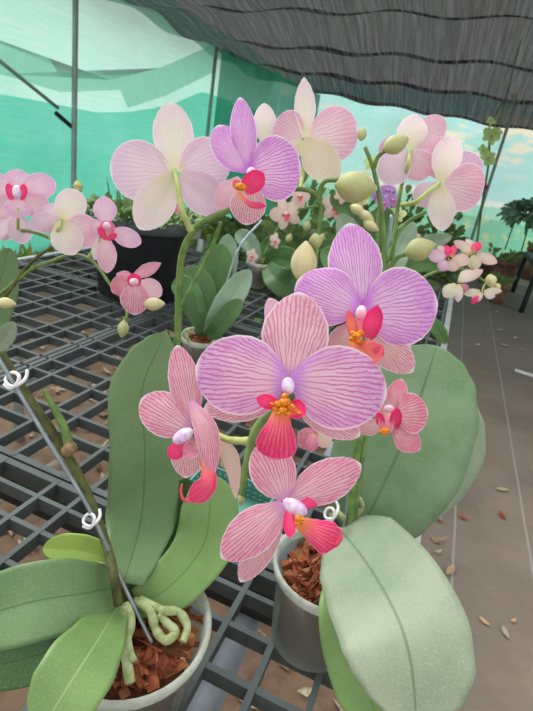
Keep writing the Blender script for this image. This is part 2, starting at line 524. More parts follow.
# ------------------------------------------------------------------ the setting
def build_floor():
    k = NT('brown weed mat floor')
    ob = k.obj()
    q = k.n('SeparateXYZ', {0: ob})
    col = k.mix(k.step(k.noise(ob, 1.6, 4, .6), .35, .65), '94867b', '80736a')
    col = k.mix(k.math('MULTIPLY', k.step(k.noise(ob, 7, 5, .7), .5, .72), .5), col, 'a08d7e')
    col = k.mix(k.math('MULTIPLY', k.step(k.noise(ob, 38, 3, .7), .55, .75), .3), col, '6a5e56')
    # earth under the bench, left of the mat's edge
    dirt = k.mix(k.step(k.noise(ob, 11, 5, .7), .35, .7), '8c705d', '6c5646')
    edge = k.math('ADD', q.outputs[0], k.math('MULTIPLY', k.math('SUBTRACT', k.noise(ob, 5, 4), .5), .18))
    col = k.mix(k.math('SUBTRACT', 1, k.step(edge, .10, .20)), col, dirt)
    # colour turns greyer towards the far part of the aisle
    col = k.mix(k.math('MULTIPLY', k.step(q.outputs[1], 2.2, 4.8), .55), col, '7a7f77')
    for x0 in (.289, .537):
        wob = k.math('MULTIPLY', k.math('SUBTRACT', k.noise(ob, 1.2, 2), .5), .02)
        ln = k.math('LESS_THAN', k.math('ABSOLUTE', k.math('SUBTRACT', k.math('ADD', q.outputs[0], wob), x0)), .0035)
        col = k.mix(k.math('MULTIPLY', ln, .75), col, 'a9b0ac')
    wv = k.noise(k.n('Mapping', {0: ob, 3: (6, 90, 1)}).outputs[0], 1, 2)
    bp = k.n('Bump', {'Strength': .25, 'Distance': .004, 'Height': wv}).outputs[0]
    mt = k.surf(k.n('BsdfPrincipled', {'Base Color': col, 'Roughness': .75, 'Specular IOR Level': .3, 'Normal': bp}).outputs[0])
    bm = bmesh.new()
    n = 40
    vs = [[bm.verts.new((-14 + 28 * i / n, -5 + 28 * j / n, 0)) for j in range(n + 1)] for i in range(n + 1)]
    for i in range(n):
        for j in range(n): bm.faces.new((vs[i][j], vs[i + 1][j], vs[i + 1][j + 1], vs[i][j + 1]))
    tag(link('floor', bm, mt), kind='structure')


def sheet(name, fn, nu, nv, mat, kind='structure', label=None, cat=None):
    bm = bmesh.new()
    vs = [[bm.verts.new(fn(i / nu, j / nv)) for j in range(nv + 1)] for i in range(nu + 1)]
    for i in range(nu):
        for j in range(nv): bm.faces.new((vs[i][j], vs[i + 1][j], vs[i + 1][j + 1], vs[i][j + 1]))
    return tag(link(name, bm, mat), label, cat, kind=kind)


XL, YB = -3.3, 8.6                          # the net walls
M['net_left'] = net_mat('pale green shade net', '94e8d2', 'aaeede', 'caf6ee', .76, .7, (1, 1, 1), .6, .12, fine=(1, 3, 60))
M['net_low'] = net_mat('teal shade net', '60ead2', '78eedc', 'a0f4e8', .82, .7, (1, 1, 1), .6, .06, fine=(1, 3, 60))
def back_net():
    k = NT('lapped turquoise nets')
    ob = k.obj(); z = k.n('SeparateXYZ', {0: ob}).outputs[2]
    a = k.noise(k.n('Mapping', {0: ob, 3: (1, 1, 2.2)}).outputs[0], 1.3, 4, .6)
    zz = k.math('ADD', z, k.math('MULTIPLY', k.math('SUBTRACT', a, .5), .22))
    upper = k.mix(k.step(a, .35, .65), '7fe0d0', 'a9ecf0')
    pale = k.noise(k.n('Mapping', {0: ob, 1: (4, 0, 1), 3: (1, 1, 3)}).outputs[0], .8, 4, .6)
    upper = k.mix(k.math('MULTIPLY', k.step(pale, .52, .6), k.step(z, 1.25, 1.45)), upper, 'f6efcf')
    low = k.mix(k.step(k.noise(ob, 5, 5, .7), .5, .68), '6fdcb4', 'd8eeb0')
    col = k.mix(k.step(zz, .84, .9), low, 'f2faf2')
    col = k.mix(k.step(zz, .93, 1.0), col, upper)
    d = k.mixs(.65, k.n('BsdfDiffuse', {0: col}).outputs[0], k.n('BsdfTranslucent', {0: col}).outputs[0])
    return k.surf(k.mixs(k.math('MULTIPLY_ADD', a, .3, .62), k.n('BsdfTransparent', {0: (1, 1, 1, 1)}).outputs[0], d))


M['net_back'] = back_net()
M['film'] = net_mat('slanting strip of shade net', '7ddcbf', '90e4ca', 'b4f0e0', .62, 1.5, (1, 1, 1), .6, .1)
M['net_dark'] = net_mat('dark green net', '4fab90', '429a82', '6ab8a0', .85, 1.4, (1, 1, .3), .5, .08)
M['net_roof'] = net_mat('black roof net', '1f1f22', '121214', '8a8a8d', .93, 1.2, (7, .5, 1), .22, .10, fine=(60, 1.0, 1))


def build_shell():
    build_floor()
    sheet('wall_left', lambda u, v: (XL + .05 * math.sin(u * 23 + v * 2) * (1 - .3 * v), -.5 + u * (YB + .5), v * 2.35), 70, 14, M['net_left'])
    # lower, denser cloth lapped over the wall; its top edge droops from post to post

    marks = [PX(x, y, XL + .07) for x, y in ((-60, 88), (0, 94), (50, 103), (100, 113), (130, 112), (170, 104), (205, 92))]

    def ztop(y):
        if y <= marks[0].y: return marks[0].z
        for p, q in zip(marks, marks[1:]):
            if y <= q.y: return p.z + (q.z - p.z) * (y - p.y) / (q.y - p.y)
        return marks[-1].z

    def low(u, v):
        y = -.5 + u * (YB + .1)
        top = ztop(y)
        return (XL + .07 + .03 * math.sin(u * 31 + v), y, v * top)
    sheet('wall_left_lower', low, 70, 10, M['net_low'])
    # a second narrow cloth lapped slantwise over the upper wall
    cs = [(-40, 26), (0, 42), (60, 68), (110, 80), (160, 68), (214, 44), (214, 72), (165, 96), (128, 108), (120, 90), (60, 92), (0, 74), (-40, 62)]
    bm = bmesh.new(); bm.faces.new([bm.verts.new(PX(x, y, XL + .13)) for x, y in cs]); bmesh.ops.triangulate(bm, faces=bm.faces[:])
    tag(link('wall_left_patch', bm, M['film']), kind='structure')
    sheet('wall_back', lambda u, v: (XL + u * 9.3, YB + .08 * math.sin(u * 40) * (1 - v * .4), v * 2.35), 80, 14, M['net_back'])
    # darker cloth hanging in the far left corner
    sheet('wall_left_corner', lambda u, v: (XL + .1 + u * .75, 6.15 + u * 1.9 + .05 * math.sin(u * 22), .2 + v * (1.95 - .15 * u)), 20, 10, M['net_dark'])
    # roof: scalloped black net, sagging at its far edge

    def roof(u, v):
        x = XL - .25 + u * 8.3
        y = 2.6 + v * 5.7
        z = 2.18 + .30 * math.sin(min(1, max(0, u)) * PI) * (1 - v * .9)
        z -= .26 * v * v * v * math.sin(min(1, u * 1.25) * PI * .62) + .02
        z -= .15 * math.sin(v * PI * 5.0) ** 2 * (.4 + .6 * min(1, u * 5))
        z += .02 * math.sin(u * 60 + v * 4)
        return (x, y, z)
    sheet('ceiling', roof, 120, 90, M['net_roof'])


build_shell()


def post(name, top, bot, r, mat, label, cat='post'):
    bm = bmesh.new(); tube(bm, [bot, top], r, n=4, seg=12)
    return tag(link(name, bm, mat, at=bot), label, cat)


q = PX(74, 150, XL + .16)
post('steel_post', (q.x, q.y, 2.3), (q.x, q.y, 0), .022, M['steel'], 'tall galvanised post against the green net at left')
q2 = PX(211, 100, XL + .16)
post('steel_post', (q2.x, q2.y, 2.1), (q2.x, q2.y, 0), .022, M['steel'], 'distant galvanised post at the far left net corner')
q = PY(500, 150, 7.2)
post('steel_post', (q.x, q.y, 2.15), (q.x, q.y, 0), .02, M['steel'], 'thin far post rising behind the yellow flower spray at right')
bm = bmesh.new(); tube(bm, [PX(-20, 45, XL + .13), PX(58, 108, XL + .13)], .014, n=3)
tag(link('brace_bar', bm, M['steel'], at=PX(30, 80, XL)), 'slanted brace bar on the net above the left pink flowers', 'bar')
bm = bmesh.new(); tube(bm, [PX(56, 113, XL + .13), PX(72, 127, XL + .13)], .018, n=3)
tag(link('post_bracket', bm, M['darkmetal'], at=PX(64, 120, XL + .13)), 'short dark bracket clamped to the near left post', 'bracket')

# ------------------------------------------------------------------ bench
FRAME = empty('bench', (-.6, 1, 0), None, 'galvanised metal bench frame carrying the black grid panels', 'bench')


def bench():
    XR, XS, XF = .055, -.69, -1.27
    ys = [-.30, .433, 1.18, 1.93, 2.42]
    labs = {
        (0, 0): 'black grid panel under the two front pots',
        (0, 1): 'black grid panel under the small clear pots',
        (0, 2): 'black grid panel at the far end of the aisle side',
        (0, 3): 'short black grid panel at the far right bench end',
        (1, 0): 'black grid panel at the lower left edge',
        (1, 1): 'black grid panel under the big black tub',
        (1, 2): 'black grid panel left of and behind the big black tub',
    }
    for ci, (x0, x1) in enumerate(((XS, XR), (XF, XS))):
        for ri in range(4):
            y0, y1 = ys[ri], ys[ri + 1]
            if (ci, ri) not in labs: continue
            bm = bmesh.new()
            w, h = .0064, .018
            e = .002
            def bx(a, b): box(bm, ((a[0] + b[0]) / 2, (a[1] + b[1]) / 2, BZ - h / 2 + (.0006 if a[0] == b[0] else 0)),
                              (max(w if a[0] == b[0] else 0, abs(b[0] - a[0])), max(w if a[1] == b[1] else 0, abs(b[1] - a[1])), h))
            # border, thicker
            for x in (x0 + e + .005, x1 - e - .005): box(bm, (x, (y0 + y1) / 2, BZ - .014), (.010, y1 - y0 - 2 * e, .028))
            for y in (y0 + e + .005, y1 - e - .005): box(bm, ((x0 + x1) / 2, y, BZ - .0138), (x1 - x0 - 2 * e, .010, .0276))
            xs, yy = [], []
            k = -.35 - .1368 * 12
            while k < 1:
                for t in (k, k - .046):
                    if x0 + .02 < t < x1 - .02 and not (t > -.2 and ri == 0): xs.append(t)
                k += .1368
            if ri == 0 and ci == 0: xs += [-.204, -.154, -.104, -.053, 0.0]
            k = .433 - .1368 * 8
            while k < 3:
                for t in (k, k - .0488):
                    if y0 + .02 < t < y1 - .02: yy.append(t)
                k += .1368
            if ri == 0: yy = [y for y in yy if y < .29] + [.298, .348, .392]
            for x in xs: bx((x, y0 + .004), (x, y1 - .004))
            for y in yy: bx((x0 + .004, y), (x1 - .004, y))
            o = link('grating', bm, M['grid'], smooth=False, at=((x0 + x1) / 2, (y0 + y1) / 2, BZ - .028))
            tag(o, labs[(ci, ri)], 'grating', 'grid panels of the bench')

    def part(name, a, b, r, mat, label=None):
        bm = bmesh.new(); tube(bm, [a, b], r, n=3, seg=14)
        tag(link(name, bm, mat, FRAME), label)
    zt = BZ - .030
    bm = bmesh.new(); box(bm, (XR + .011, 1.06, BZ - .022), (.018, 2.74, .044)); link('side_rail', bm, M['rail'], FRAME, False)
    bm = bmesh.new(); box(bm, (XF - .011, 1.06, BZ - .022), (.018, 2.74, .044)); link('side_rail', bm, M['rail'], FRAME, False)
    for y in (.433, 1.18, 1.93):
        bm = bmesh.new(); box(bm, ((XR + XF) / 2, y, zt - .019), (XR - XF, .03, .034)); link('cross_bar', bm, M['darkmetal'], FRAME, False)
    part('support_pipe', (-.1, -.3, zt - .052), (-.1, 2.42, zt - .052), .016, M['pipe'], 'round grey pipe')
    part('support_pipe', (-.75, -.3, zt - .052), (-.75, 2.42, zt - .052), .016, M['pipe'], 'round grey pipe')
    for x in (XR - .03, XF + .03):
        for y in (-.25, 1.15, 2.38): part('leg', (x, y, 0), (x, y, zt - .01), .017, M['rail'])


bench()


def litter():
    bm = bmesh.new()
    for i in range(1300):
        x = random.uniform(-1.9, .25); y = random.uniform(-.1, 2.6)
        L, w = random.uniform(.015, .09), random.uniform(.008, .034)
        a = random.random() * 2 * PI; t = Vector((math.cos(a), math.sin(a), 0)); n = Vector((-t.y, t.x, 0))
        z = random.uniform(.003, .012); c = Vector((x, y, z))
        cu = random.uniform(.002, .012)
        vs = [bm.verts.new(p) for p in (c - t * L / 2 + Vector((0, 0, cu)), c - n * w / 2, c + t * L / 2 + Vector((0, 0, cu)), c + n * w / 2)]
        bm.faces.new(vs)
    tag(link('leaf_litter', bm, M['litter'], smooth=False), 'dry leaves and wood chips scattered on the earth beneath the bench', 'leaf litter', kind='stuff')


litter()
bm = bmesh.new(); a, b = PZ(-5, 487, .1), PZ(62, 450, .1); a.z = b.z = .052; tube(bm, [a, b], .018, n=3)
tag(link('plastic_tube', bm, plain('beige tube', 'b9a894', 'a0907d', .6), at=a), 'pale tube lying on the earth under the bench, lower left', 'tube')
q = PZ(30, 381, .02)
bm = bmesh.new(); box(bm, (q.x, q.y, .028), (.07, .05, .028), Matrix.Rotation(.5, 3, 'Z')); bmesh.ops.bevel(bm, geom=bm.edges[:], offset=.005, segments=2)
tag(link('plant_tag', bm, M['orange'], at=(q.x, q.y, .014)), 'small orange scrap seen through the grid beside the left wire', 'scrap')
q = PZ(20, 483, .02)
bm = bmesh.new(); blade(bm, [PZ(8, 487, .02), PZ(20, 482, .03), PZ(36, 481, .02)], .03, NAR, (0, 0, 1))
tag(link('paper_strip', bm, M['white'], at=q), 'white curled strip on the earth under the bench at left', 'strip')


def tray():
    o = PZ(226, 512, BZ)
    t = empty('plastic_tray', (o.x, o.y, BZ), None, 'teal perforated plastic tray on the grid below the pink blooms', 'tray')
    w, d, h = .11, .075, .03
    bm = bmesh.new()
    c = Vector((o.x, o.y, BZ + .003))
    box(bm, c, (w, d, .004))
    link('base', bm, M['teal'], t, False)
    for s, dim in (((1, 0), (.003, d, h)), ((-1, 0), (.003, d, h)), ((0, 1), (w, .003, h)), ((0, -1), (w, .003, h))):
        bm = bmesh.new()
        cx, cyy = c.x + s[0] * w / 2, c.y + s[1] * d / 2
        lng = d if s[0] else w
        for z in (.004, .012, .020, .029): box(bm, (cx, cyy, c.z + z), (.003 if s[0] else lng, lng if s[0] else .003, .004))
        n = int(lng / .009)
        for i in range(n + 1):
            q = -lng / 2 + lng * i / n
            box(bm, (cx + (0 if s[0] else q), cyy + (q if s[0] else 0), c.z + .016), (.0032, .0032, .028))
        link('side', bm, M['teal'], t, False)


tray()


# ------------------------------------------------------------------ pots
def pot(parent, cx, cyy, h, r, depth=None, soil='bark', fill=.012, seg=44):
    z = BZ + .0004
    depth = depth or h
    rb = r * .74
    bm = bmesh.new()
    lathe(bm, (cx, cyy, z), [(0.001, 0), (rb * .9, 0), (rb, .004), (r - .006, h - .010), (r - .0045, h - .010)], seg)
    link('pot', bm, M['pot'], parent)
    bm = bmesh.new()
    lathe(bm, (cx, cyy, z), [(r - .0050, h - .010), (r - .0012, h - .009), (r + .0002, h - .003), (r, h), (r - .0028, h + .0008), (r - .0046, h - .002), (r - .0050, h - .010)], seg)
    link('pot_rim', bm, M['pot_rim'], parent)
    bm = bmesh.new()
    rings = lathe(bm, (cx, cyy, z), [(rb - .006, .006), (r - .013, h - fill - .008), (r * .6, h - fill - .003), (.001, h - fill)], 28)
    bm.faces.new(rings[0][::-1])
    link('potting_mix', bm, M['soil'], parent)
    bm = bmesh.new()
    for i in range(int(420 * (r / .06) ** 2)):
        a = random.random() * 2 * PI; rr = (r - .016) * math.sqrt(random.random())
        c = Vector((cx + rr * math.cos(a), cyy + rr * math.sin(a), z + h - fill + random.uniform(-.004, .006)))
        s = (random.uniform(.005, .02) * random.uniform(.6, 1.2), random.uniform(.002, .009), random.uniform(.0015, .006))
        R = Matrix.Rotation(random.random() * PI, 3, 'Z') @ Matrix.Rotation(random.uniform(-.6, .6), 3, 'X') @ Matrix.Rotation(random.uniform(-.6, .6), 3, 'Y')
        if i % 5 == 0: s = (random.uniform(.012, .032), .0009, .0009); c.z += .004
        n0 = len(bm.verts)
        box(bm, c, s, R)
        bm.verts.ensure_lookup_table()
        for v in bm.verts[n0:]: v.co += Vector([random.uniform(-1, 1) * .002 for _ in range(3)])
    tag(link('bark_chips', bm, M['bark'], parent, False), None, kind='stuff')


def clip(parent, c, s=1.0, ang=0):
    """white wire clip: two small loops"""
    x, y, d = c
    ca, sa = math.cos(math.radians(ang)), math.sin(math.radians(ang))
    def T(px, py, dd=0): return P(x + s * (px * ca - py * sa), y + s * (px * sa + py * ca), d + dd)
    bm = bmesh.new(); r = 1.6 * s * d / F
    tube(bm, [T(-11, 3), T(-6, 7, -.003), T(0, 4, -.005), T(3, -2, -.004), T(-1, -6, .002), T(-7, -4, .003), T(-9, 1, 0), T(-4, 6, -.004), T(4, 4, -.005), T(9, 0, -.002), T(11, -6, 0)], r, n=60, seg=8)
    return link('clip', bm, M['white'], parent)


# ------------------------------------------------------------------ orchid in the left front pot
PA = Vector((-.148, .235, BZ))
OA = empty('potted_orchid', PA, None, 'orchid in the clear pot at lower left with an old cut stem on a wire', 'orchid')
pot(OA, PA.x, PA.y, .1, .0640)
DA = .44
leaf(OA, [Z(130, 598, .11), (164, 566, .45), (186, 525, .46), (184, 478, .465)], 48, M['leaf_dark'])
leaf(OA, [Z(136, 604, .108), Z(168, 588, .115), (202, 548, .425), (210, 508, .43), (208, 474, .44)], 60, M['leaf_fresh'], fold=.12)
leaf(OA, [Z(124, 582, .13), (141, 520, .425), (145, 450, .42), (142, 390, .425), (166, 332, .435)], 70, M['leaf_tall'], pr=[(0, .5), (.1, .72), (.25, 1), (.45, .98), (.6, .93), (.76, .9), (.88, .7), (.955, .42), (1, .06)], fold=.1, roll=0)
leaf(OA, [Z(118, 580, .115), Z(108, 576, .12), Z(95, 574, .12), Z(80, 568, .115)], 24, M['leaf_lime'], fold=.1)
leaf(OA, [Z(124, 568, .12), Z(100, 555, .128), Z(72, 549, .128), Z(43, 548, .12)], 30, M['leaf_lime'], fold=.15, label='small yellow green leaf')
leaf(OA, [Z(112, 602, .115), Z(70, 640, .125), Z(20, 660, .118), Z(-40, 668, .10)], 50, M['leaf_dark'], fold=.1)
leaf(OA, [Z(114, 588, .13), Z(80, 594, .15), Z(40, 600, .155), Z(-10, 614, .145), Z(-55, 634, .13)], 74, M['leaf_side'], pr=STRAP, fold=.12)
leaf(OA, [Z(118, 606, .118), Z(98, 640, .14), Z(72, 680, .145), Z(38, 735, .13)], 74, M['leaf_low'], fold=.08)
# roots
for pts, r in (
    ([Z(136, 600, .115), Z(150, 611, .12), Z(156, 630, .11), Z(166, 640, .106), Z(175, 632, .108), Z(166, 622, .112), Z(158, 614, .116)], 4.4),
    ([Z(140, 600, .118), Z(162, 610, .118), Z(178, 612, .114), Z(187, 626, .108), Z(183, 642, .104)], 4.2),
    ([Z(126, 604, .118), Z(131, 622, .115), Z(128, 642, .109), Z(133, 662, .106)], 4.4),
    ([Z(124, 606, .12), Z(123, 628, .112), Z(125, 650, .106), Z(130, 682, .104)], 4.8),
    ([Z(124, 622, .085), Z(121, 606, .11), Z(118, 596, .118)], [9, 8, 5])):
    big = isinstance(r, list)
    stem('crown' if big else 'root', OA, pts, r, M['stem_dark'] if big else M['root'], wob=.25)
stem('old_stem', OA, [Z(118, 604, .13), Z(113, 572, .155), (104, 538, .385), (84, 486, .39), (56, 438, .38), (24, 392, .37), (0, 352, .365)], [4.6, 4.8, 5, 5.2, 5, 4.6], M['stem_dark'])
stem('side_shoot', OA, [(69, 446, .38), (64, 428, .378), (55, 410, .375), (44, 390, .372)], [5, 4.2, 3.6, 2.2], M['stem'])
stem('stem_sheath', OA, [(66, 452, .379), (72, 446, .376)], 6.2, M['node'])
stem('wire_stake', OA, [Z(152, 643, .10), (121, 580, .375), (90, 511, .36), (45, 436, .35), (0, 361, .345), (-25, 320, .343)], 2.1, M['wire'], wob=0)
clip(OA, (92, 519, .36), 1.0, -25)
clip(OA, (16, 379, .345), 1.15, -10)
# spike rising behind the tall leaf
stem('flower_stem', OA, [(130, 590, .45), (150, 520, .465), (168, 420, .46), (177, 345, .445), (179, 300, .43), (182, 256, .41), (197, 227, .395), (227, 211, .385), (262, 196, .385), (294, 189, .385), (314, 193, .385), (321, 208, .387), (318, 238, .392)],
     [4.2, 4.0, 3.8, 3.5, 3.1, 2.8, 2.5, 2.2, 2.0, 1.6], M['stem'])
stem('side_stem', OA, [(181, 306, .425), (196, 278, .42), (211, 250, .41), (221, 222, .395)], [2.0, 1.7], M['stem'])


# ------------------------------------------------------------------ blossoms
def flower(parent, c, name='flower', label=None):
    return empty(name, P(*c), parent, label)


def f_back_large():
    d = .385
    f = flower(OA, (174, 172, d), label='large blush white flower seen from behind')
    petal('petal', f, (180, 172, d + .002), (229, 156, d + .012), 50, M['petal_back'], LAT, bow=-.06, cup=.1)
    petal('petal', f, (172, 172, d + .002), (110, 170, d + .012), 58, M['petal_back'], LAT, bow=-.06, cup=.1)
    petal('dorsal_sepal', f, (176, 173, d), (171, 102, d + .008), 41, M['petal_back_cream'], SEP, bow=-.04, cup=.12)
    petal('lip', f, (177, 190, d + .014), (177, 214, d + .02), 13, M['lip_pale'], SEP)
    petal('lateral_sepal', f, (180, 174, d), (224, 212, d + .006), 40, M['petal_back'], SEP, bow=-.05, cup=.12)
    petal('lateral_sepal', f, (173, 175, d - .002), (139, 229, d + .004), 40, M['petal_back_cream'], SEP, bow=-.05, cup=.12)
    stem('pedicel', f, [(174, 170, d - .002), (178, 185, d - .008), (182, 210, d - .01), (191, 231, d)], [2.4, 2.8, 3.4], M['pedicel'])


f_back_large()


def f_upper_right_facing():
    d = .36
    f = flower(OA, (247, 172, d), label='lilac veined flower turned to the right')
    petal('lateral_sepal', f, (240, 178, d + .004), (216, 208, d + .012), 22, M['petal_back_pink'], SEP)
    petal('dorsal_sepal', f, (247, 170, d), (240, 97, d + .008), 27, M['petal_lilac'], SEP, cup=-.2)
    petal('petal', f, (246, 172, d), (218, 125, d + .006), 36, M['petal_lilac'], LAT, roll=20)
    petal('petal', f, (250, 173, d), (301, 165, d + .004), 63, M['petal_lilac'], LAT, bow=.05)
    petal('lateral_sepal', f, (250, 182, d), (246, 225, d + .002), 37, M['petal_stripe'], SEP)
    petal('lip_lobe', f, (244, 190, d - .006), (264, 173, d - .016), 21, M['lip_lobe_red'], LOBE, cup=.4)
    petal('lip_lobe', f, (240, 190, d - .006), (234, 180, d - .012), 9, M['lip_orange'], LOBE)
    petal('lip', f, (238, 192, d - .008), (267, 206, d - .018), 7, M['lip_red'], LIP, via=(250, 204, d - .016))
    lump('callus', f, (241, 187, d - .018), 6, 4, M['callus'], 10)
    lump('column', f, (251, 173, d - .008), 5, 6, M['column'], 20)


f_upper_right_facing()


def f_cream_behind():
    d = .415
    f = flower(OA, (266, 138, d), label='partly hidden cream flower behind the lilac one')
    petal('dorsal_sepal', f, (266, 145, d), (264, 103, d + .006), 24, M['petal_back_cream'], SEP)
    petal('petal', f, (268, 146, d), (284, 160, d + .006), 20, M['petal_back_cream'], LAT)
    petal('petal', f, (264, 146, d), (248, 160, d + .006), 20, M['petal_back_cream'], LAT)


f_cream_behind()


def f_top():
    d = .395
    f = flower(OA, (307, 138, d), label='pale pink flower with a tall cream sepal, seen from behind')
    petal('petal', f, (303, 138, d + .002), (275, 122, d + .012), 36, M['petal_back_pink'], LAT, bow=-.05, cup=.12)
    petal('petal', f, (308, 139, d + .002), (358, 130, d + .012), 52, M['petal_back_pink'], LAT, bow=-.05, cup=.12)
    petal('dorsal_sepal', f, (306, 138, d), (304, 77, d + .004), 22, M['petal_back_cream'], NAR, bow=-.04, cup=.2)
    petal('lateral_sepal', f, (302, 140, d), (286, 158, d + .008), 18, M['petal_back_cream'], SEP)
    petal('lateral_sepal', f, (303, 140, d - .003), (338, 181, d - .006), 36, M['sepal_yellow'], SEP, bow=-.06, cup=.2)
    stem('pedicel', f, [(306, 141, d + .003), (305, 156, d + .012), (302, 178, d + .010), (300, 189, d - .008)], [2, 2.4], M['pedicel'])


f_top()
bud(OA, (356, 187, .37), 21, 17, 5, M['bud'], 'largest olive cream bud')
stem('pedicel', OA, [(338, 180, .374), (326, 181, .378), (320, 190, .382), (319, 205, .386)], [2.2, 2.6], M['stem'])
bud(OA, (304, 262, .375), 21, 14, -84, M['bud_cream'], 'upright cream bud')
stem('pedicel', OA, [(303, 281, .378), (306, 296, .384), (312, 300, .39), (318, 240, .392)], 1.8, M['stem'])
bud(OA, (316, 241, .392), 8, 7, 80, M['bud'])

# ------------------------------------------------------------------ orchid in the right front pot
PB = Vector((-.0214, .3716, BZ))
OB = empty('potted_orchid', PB, None, 'orchid with red-lipped veined blooms and broad leaves in the centre pot', 'orchid')
pot(OB, PB.x, PB.y, .1, .0532)
leaf(OB, [(362, 530, .52), (400, 500, .53), (440, 455, .54), (462, 392, .545)], 78, M['leaf_pale'], fold=.05)
leaf(OB, [(357, 536, .5), (380, 492, .49), (412, 420, .49), (437, 346, .505)], 128, M['leaf_big'], fold=.06, pr=[(0, .3), (.08, .5), (.25, .82), (.5, 1), (.72, .94), (.87, .74), (.95, .5), (.985, .26), (1, .05)])
leaf(OB, [(362, 540, .49), (380, 542, .48), (406, 538, .48)], 24, M['leaf_fresh'])
leaf(OB, [Z(357, 556, .105), Z(352, 606, .118), Z(360, 660, .09), Z(385, 745, .05)], 70, M['leaf_fresh'], fold=.1, pr=STRAP)
leaf(OB, [Z(341, 530, .12), Z(366, 562, .145), Z(394, 610, .16), Z(410, 658, .155), Z(417, 726, .13)], 124, M['leaf_pale'], fold=.1, wave=.03,
     pr=[(0, .36), (.07, .68), (.18, .92), (.4, 1), (.65, .98), (.8, .88), (.9, .67), (.965, .4), (1, .05)])
for pts, r in (([(352, 528, .49), (340, 530, .485), (330, 522, .48), (336, 512, .475), (344, 518, .475)], 2.6),
               ([(350, 522, .492), (362, 508, .49), (358, 498, .488), (348, 502, .486)], 2.4),
               ([(352, 532, .488), (356, 560, .485)], 6.5)):
    stem('root' if r < 5 else 'crown', OB, pts, r, M['root'] if r < 5 else M['stem_dark'], wob=.2)
stem('wire_stake', OB, [(338, 600, .50), (345, 520, .485), (368, 390, .455), (385, 268, .43), (392, 215, .42)], 1.7, M['wire'], wob=0)
clip(OB, (384, 260, .428), .8, 20)
clip(OB, (332, 512, .478), .9, -40)
stem('flower_stem', OB, [(352, 540, .49), (360, 470, .475), (374, 380, .455), (384, 300, .43), (384, 255, .42), (383, 225, .41), (379, 195, .40), (373, 168, .395), (365, 147, .392)], [3.2, 2.8, 2.3, 1.9, 1.5], M['stem'])
stem('flower_stem', OB, [(350, 540, .49), (354, 470, .47), (368, 390, .43), (362, 335, .35), (325, 350, .30), (285, 398, .275), (258, 426, .27), (249, 452, .27), (244, 478, .27), (241, 500, .27)],
     [4, 4, 3.6, 3.0, 2.6, 2.4, 2.1, 1.4], M['stem'])
lump('bud', OB, (241, 499, .27), 3.5, 6, M['bud'])


def f_center():
    d = .235
    f = flower(OB, (289, 388, d), label='largest rose lilac veined flower facing the viewer')
    petal('lateral_sepal', f, (283, 396, d + .006), (204, 409, d + .014), 38, M['petal_stripe'], SEP, bow=.05)
    petal('lateral_sepal', f, (294, 398, d + .006), (360, 436, d + .012), 36, M['petal_stripe'], SEP, bow=.05)
    petal('dorsal_sepal', f, (290, 380, d + .003), (300, 292, d + .010), 68, M['petal_dorsal'], SEP, bow=.06, cup=-.15)
    petal('petal', f, (287, 381, d), (195, 369, d + .006), 80, M['petal_main'], LAT, bow=.07, cup=-.1)
    petal('petal', f, (291, 381, d), (387, 394, d + .006), 84, M['petal_main'], LAT, bow=.07, cup=-.1)
    petal('lip', f, (282, 406, d - .012), (274, 460, d - .012), 42, M['lip_red'], [(0, .3), (.25, .52), (.55, .84), (.8, 1), (.92, .9), (.97, .6), (1, .2)], bow=.2, cup=-.3)
    petal('lip_lobe', f, (277, 405, d - .010), (256, 398, d - .018), 15, M['lip_lobe_red'], LOBE, cup=.4)
    petal('lip_lobe', f, (290, 406, d - .010), (306, 414, d - .018), 20, M['lip_lobe_red'], LOBE, cup=.4)
    bm = bmesh.new(); k = d / F
    for x, y, r in ((285, 402, 5.5), (278, 404, 4), (291, 407, 4), (283, 410, 5), (275, 409, 3), (295, 411, 3), (288, 413, 3.5), (279, 413, 3), (285, 396, 3.4), (272, 404, 2.2), (299, 413, 2.2)):
        blob(bm, P(x, y, d - .017), (RT * r * k, DN * r * .8 * k, FW * r * k), 6, 9)
    link('callus', bm, M['callus'], f)
    lump('column', f, (288, 386, d - .010), 6.5, 9, M['column'], 0, 9)
    stem('pedicel', f, [(290, 388, d + .004), (300, 375, d + .02), (312, 360, d + .055)], 4, M['pedicel'])


f_center()


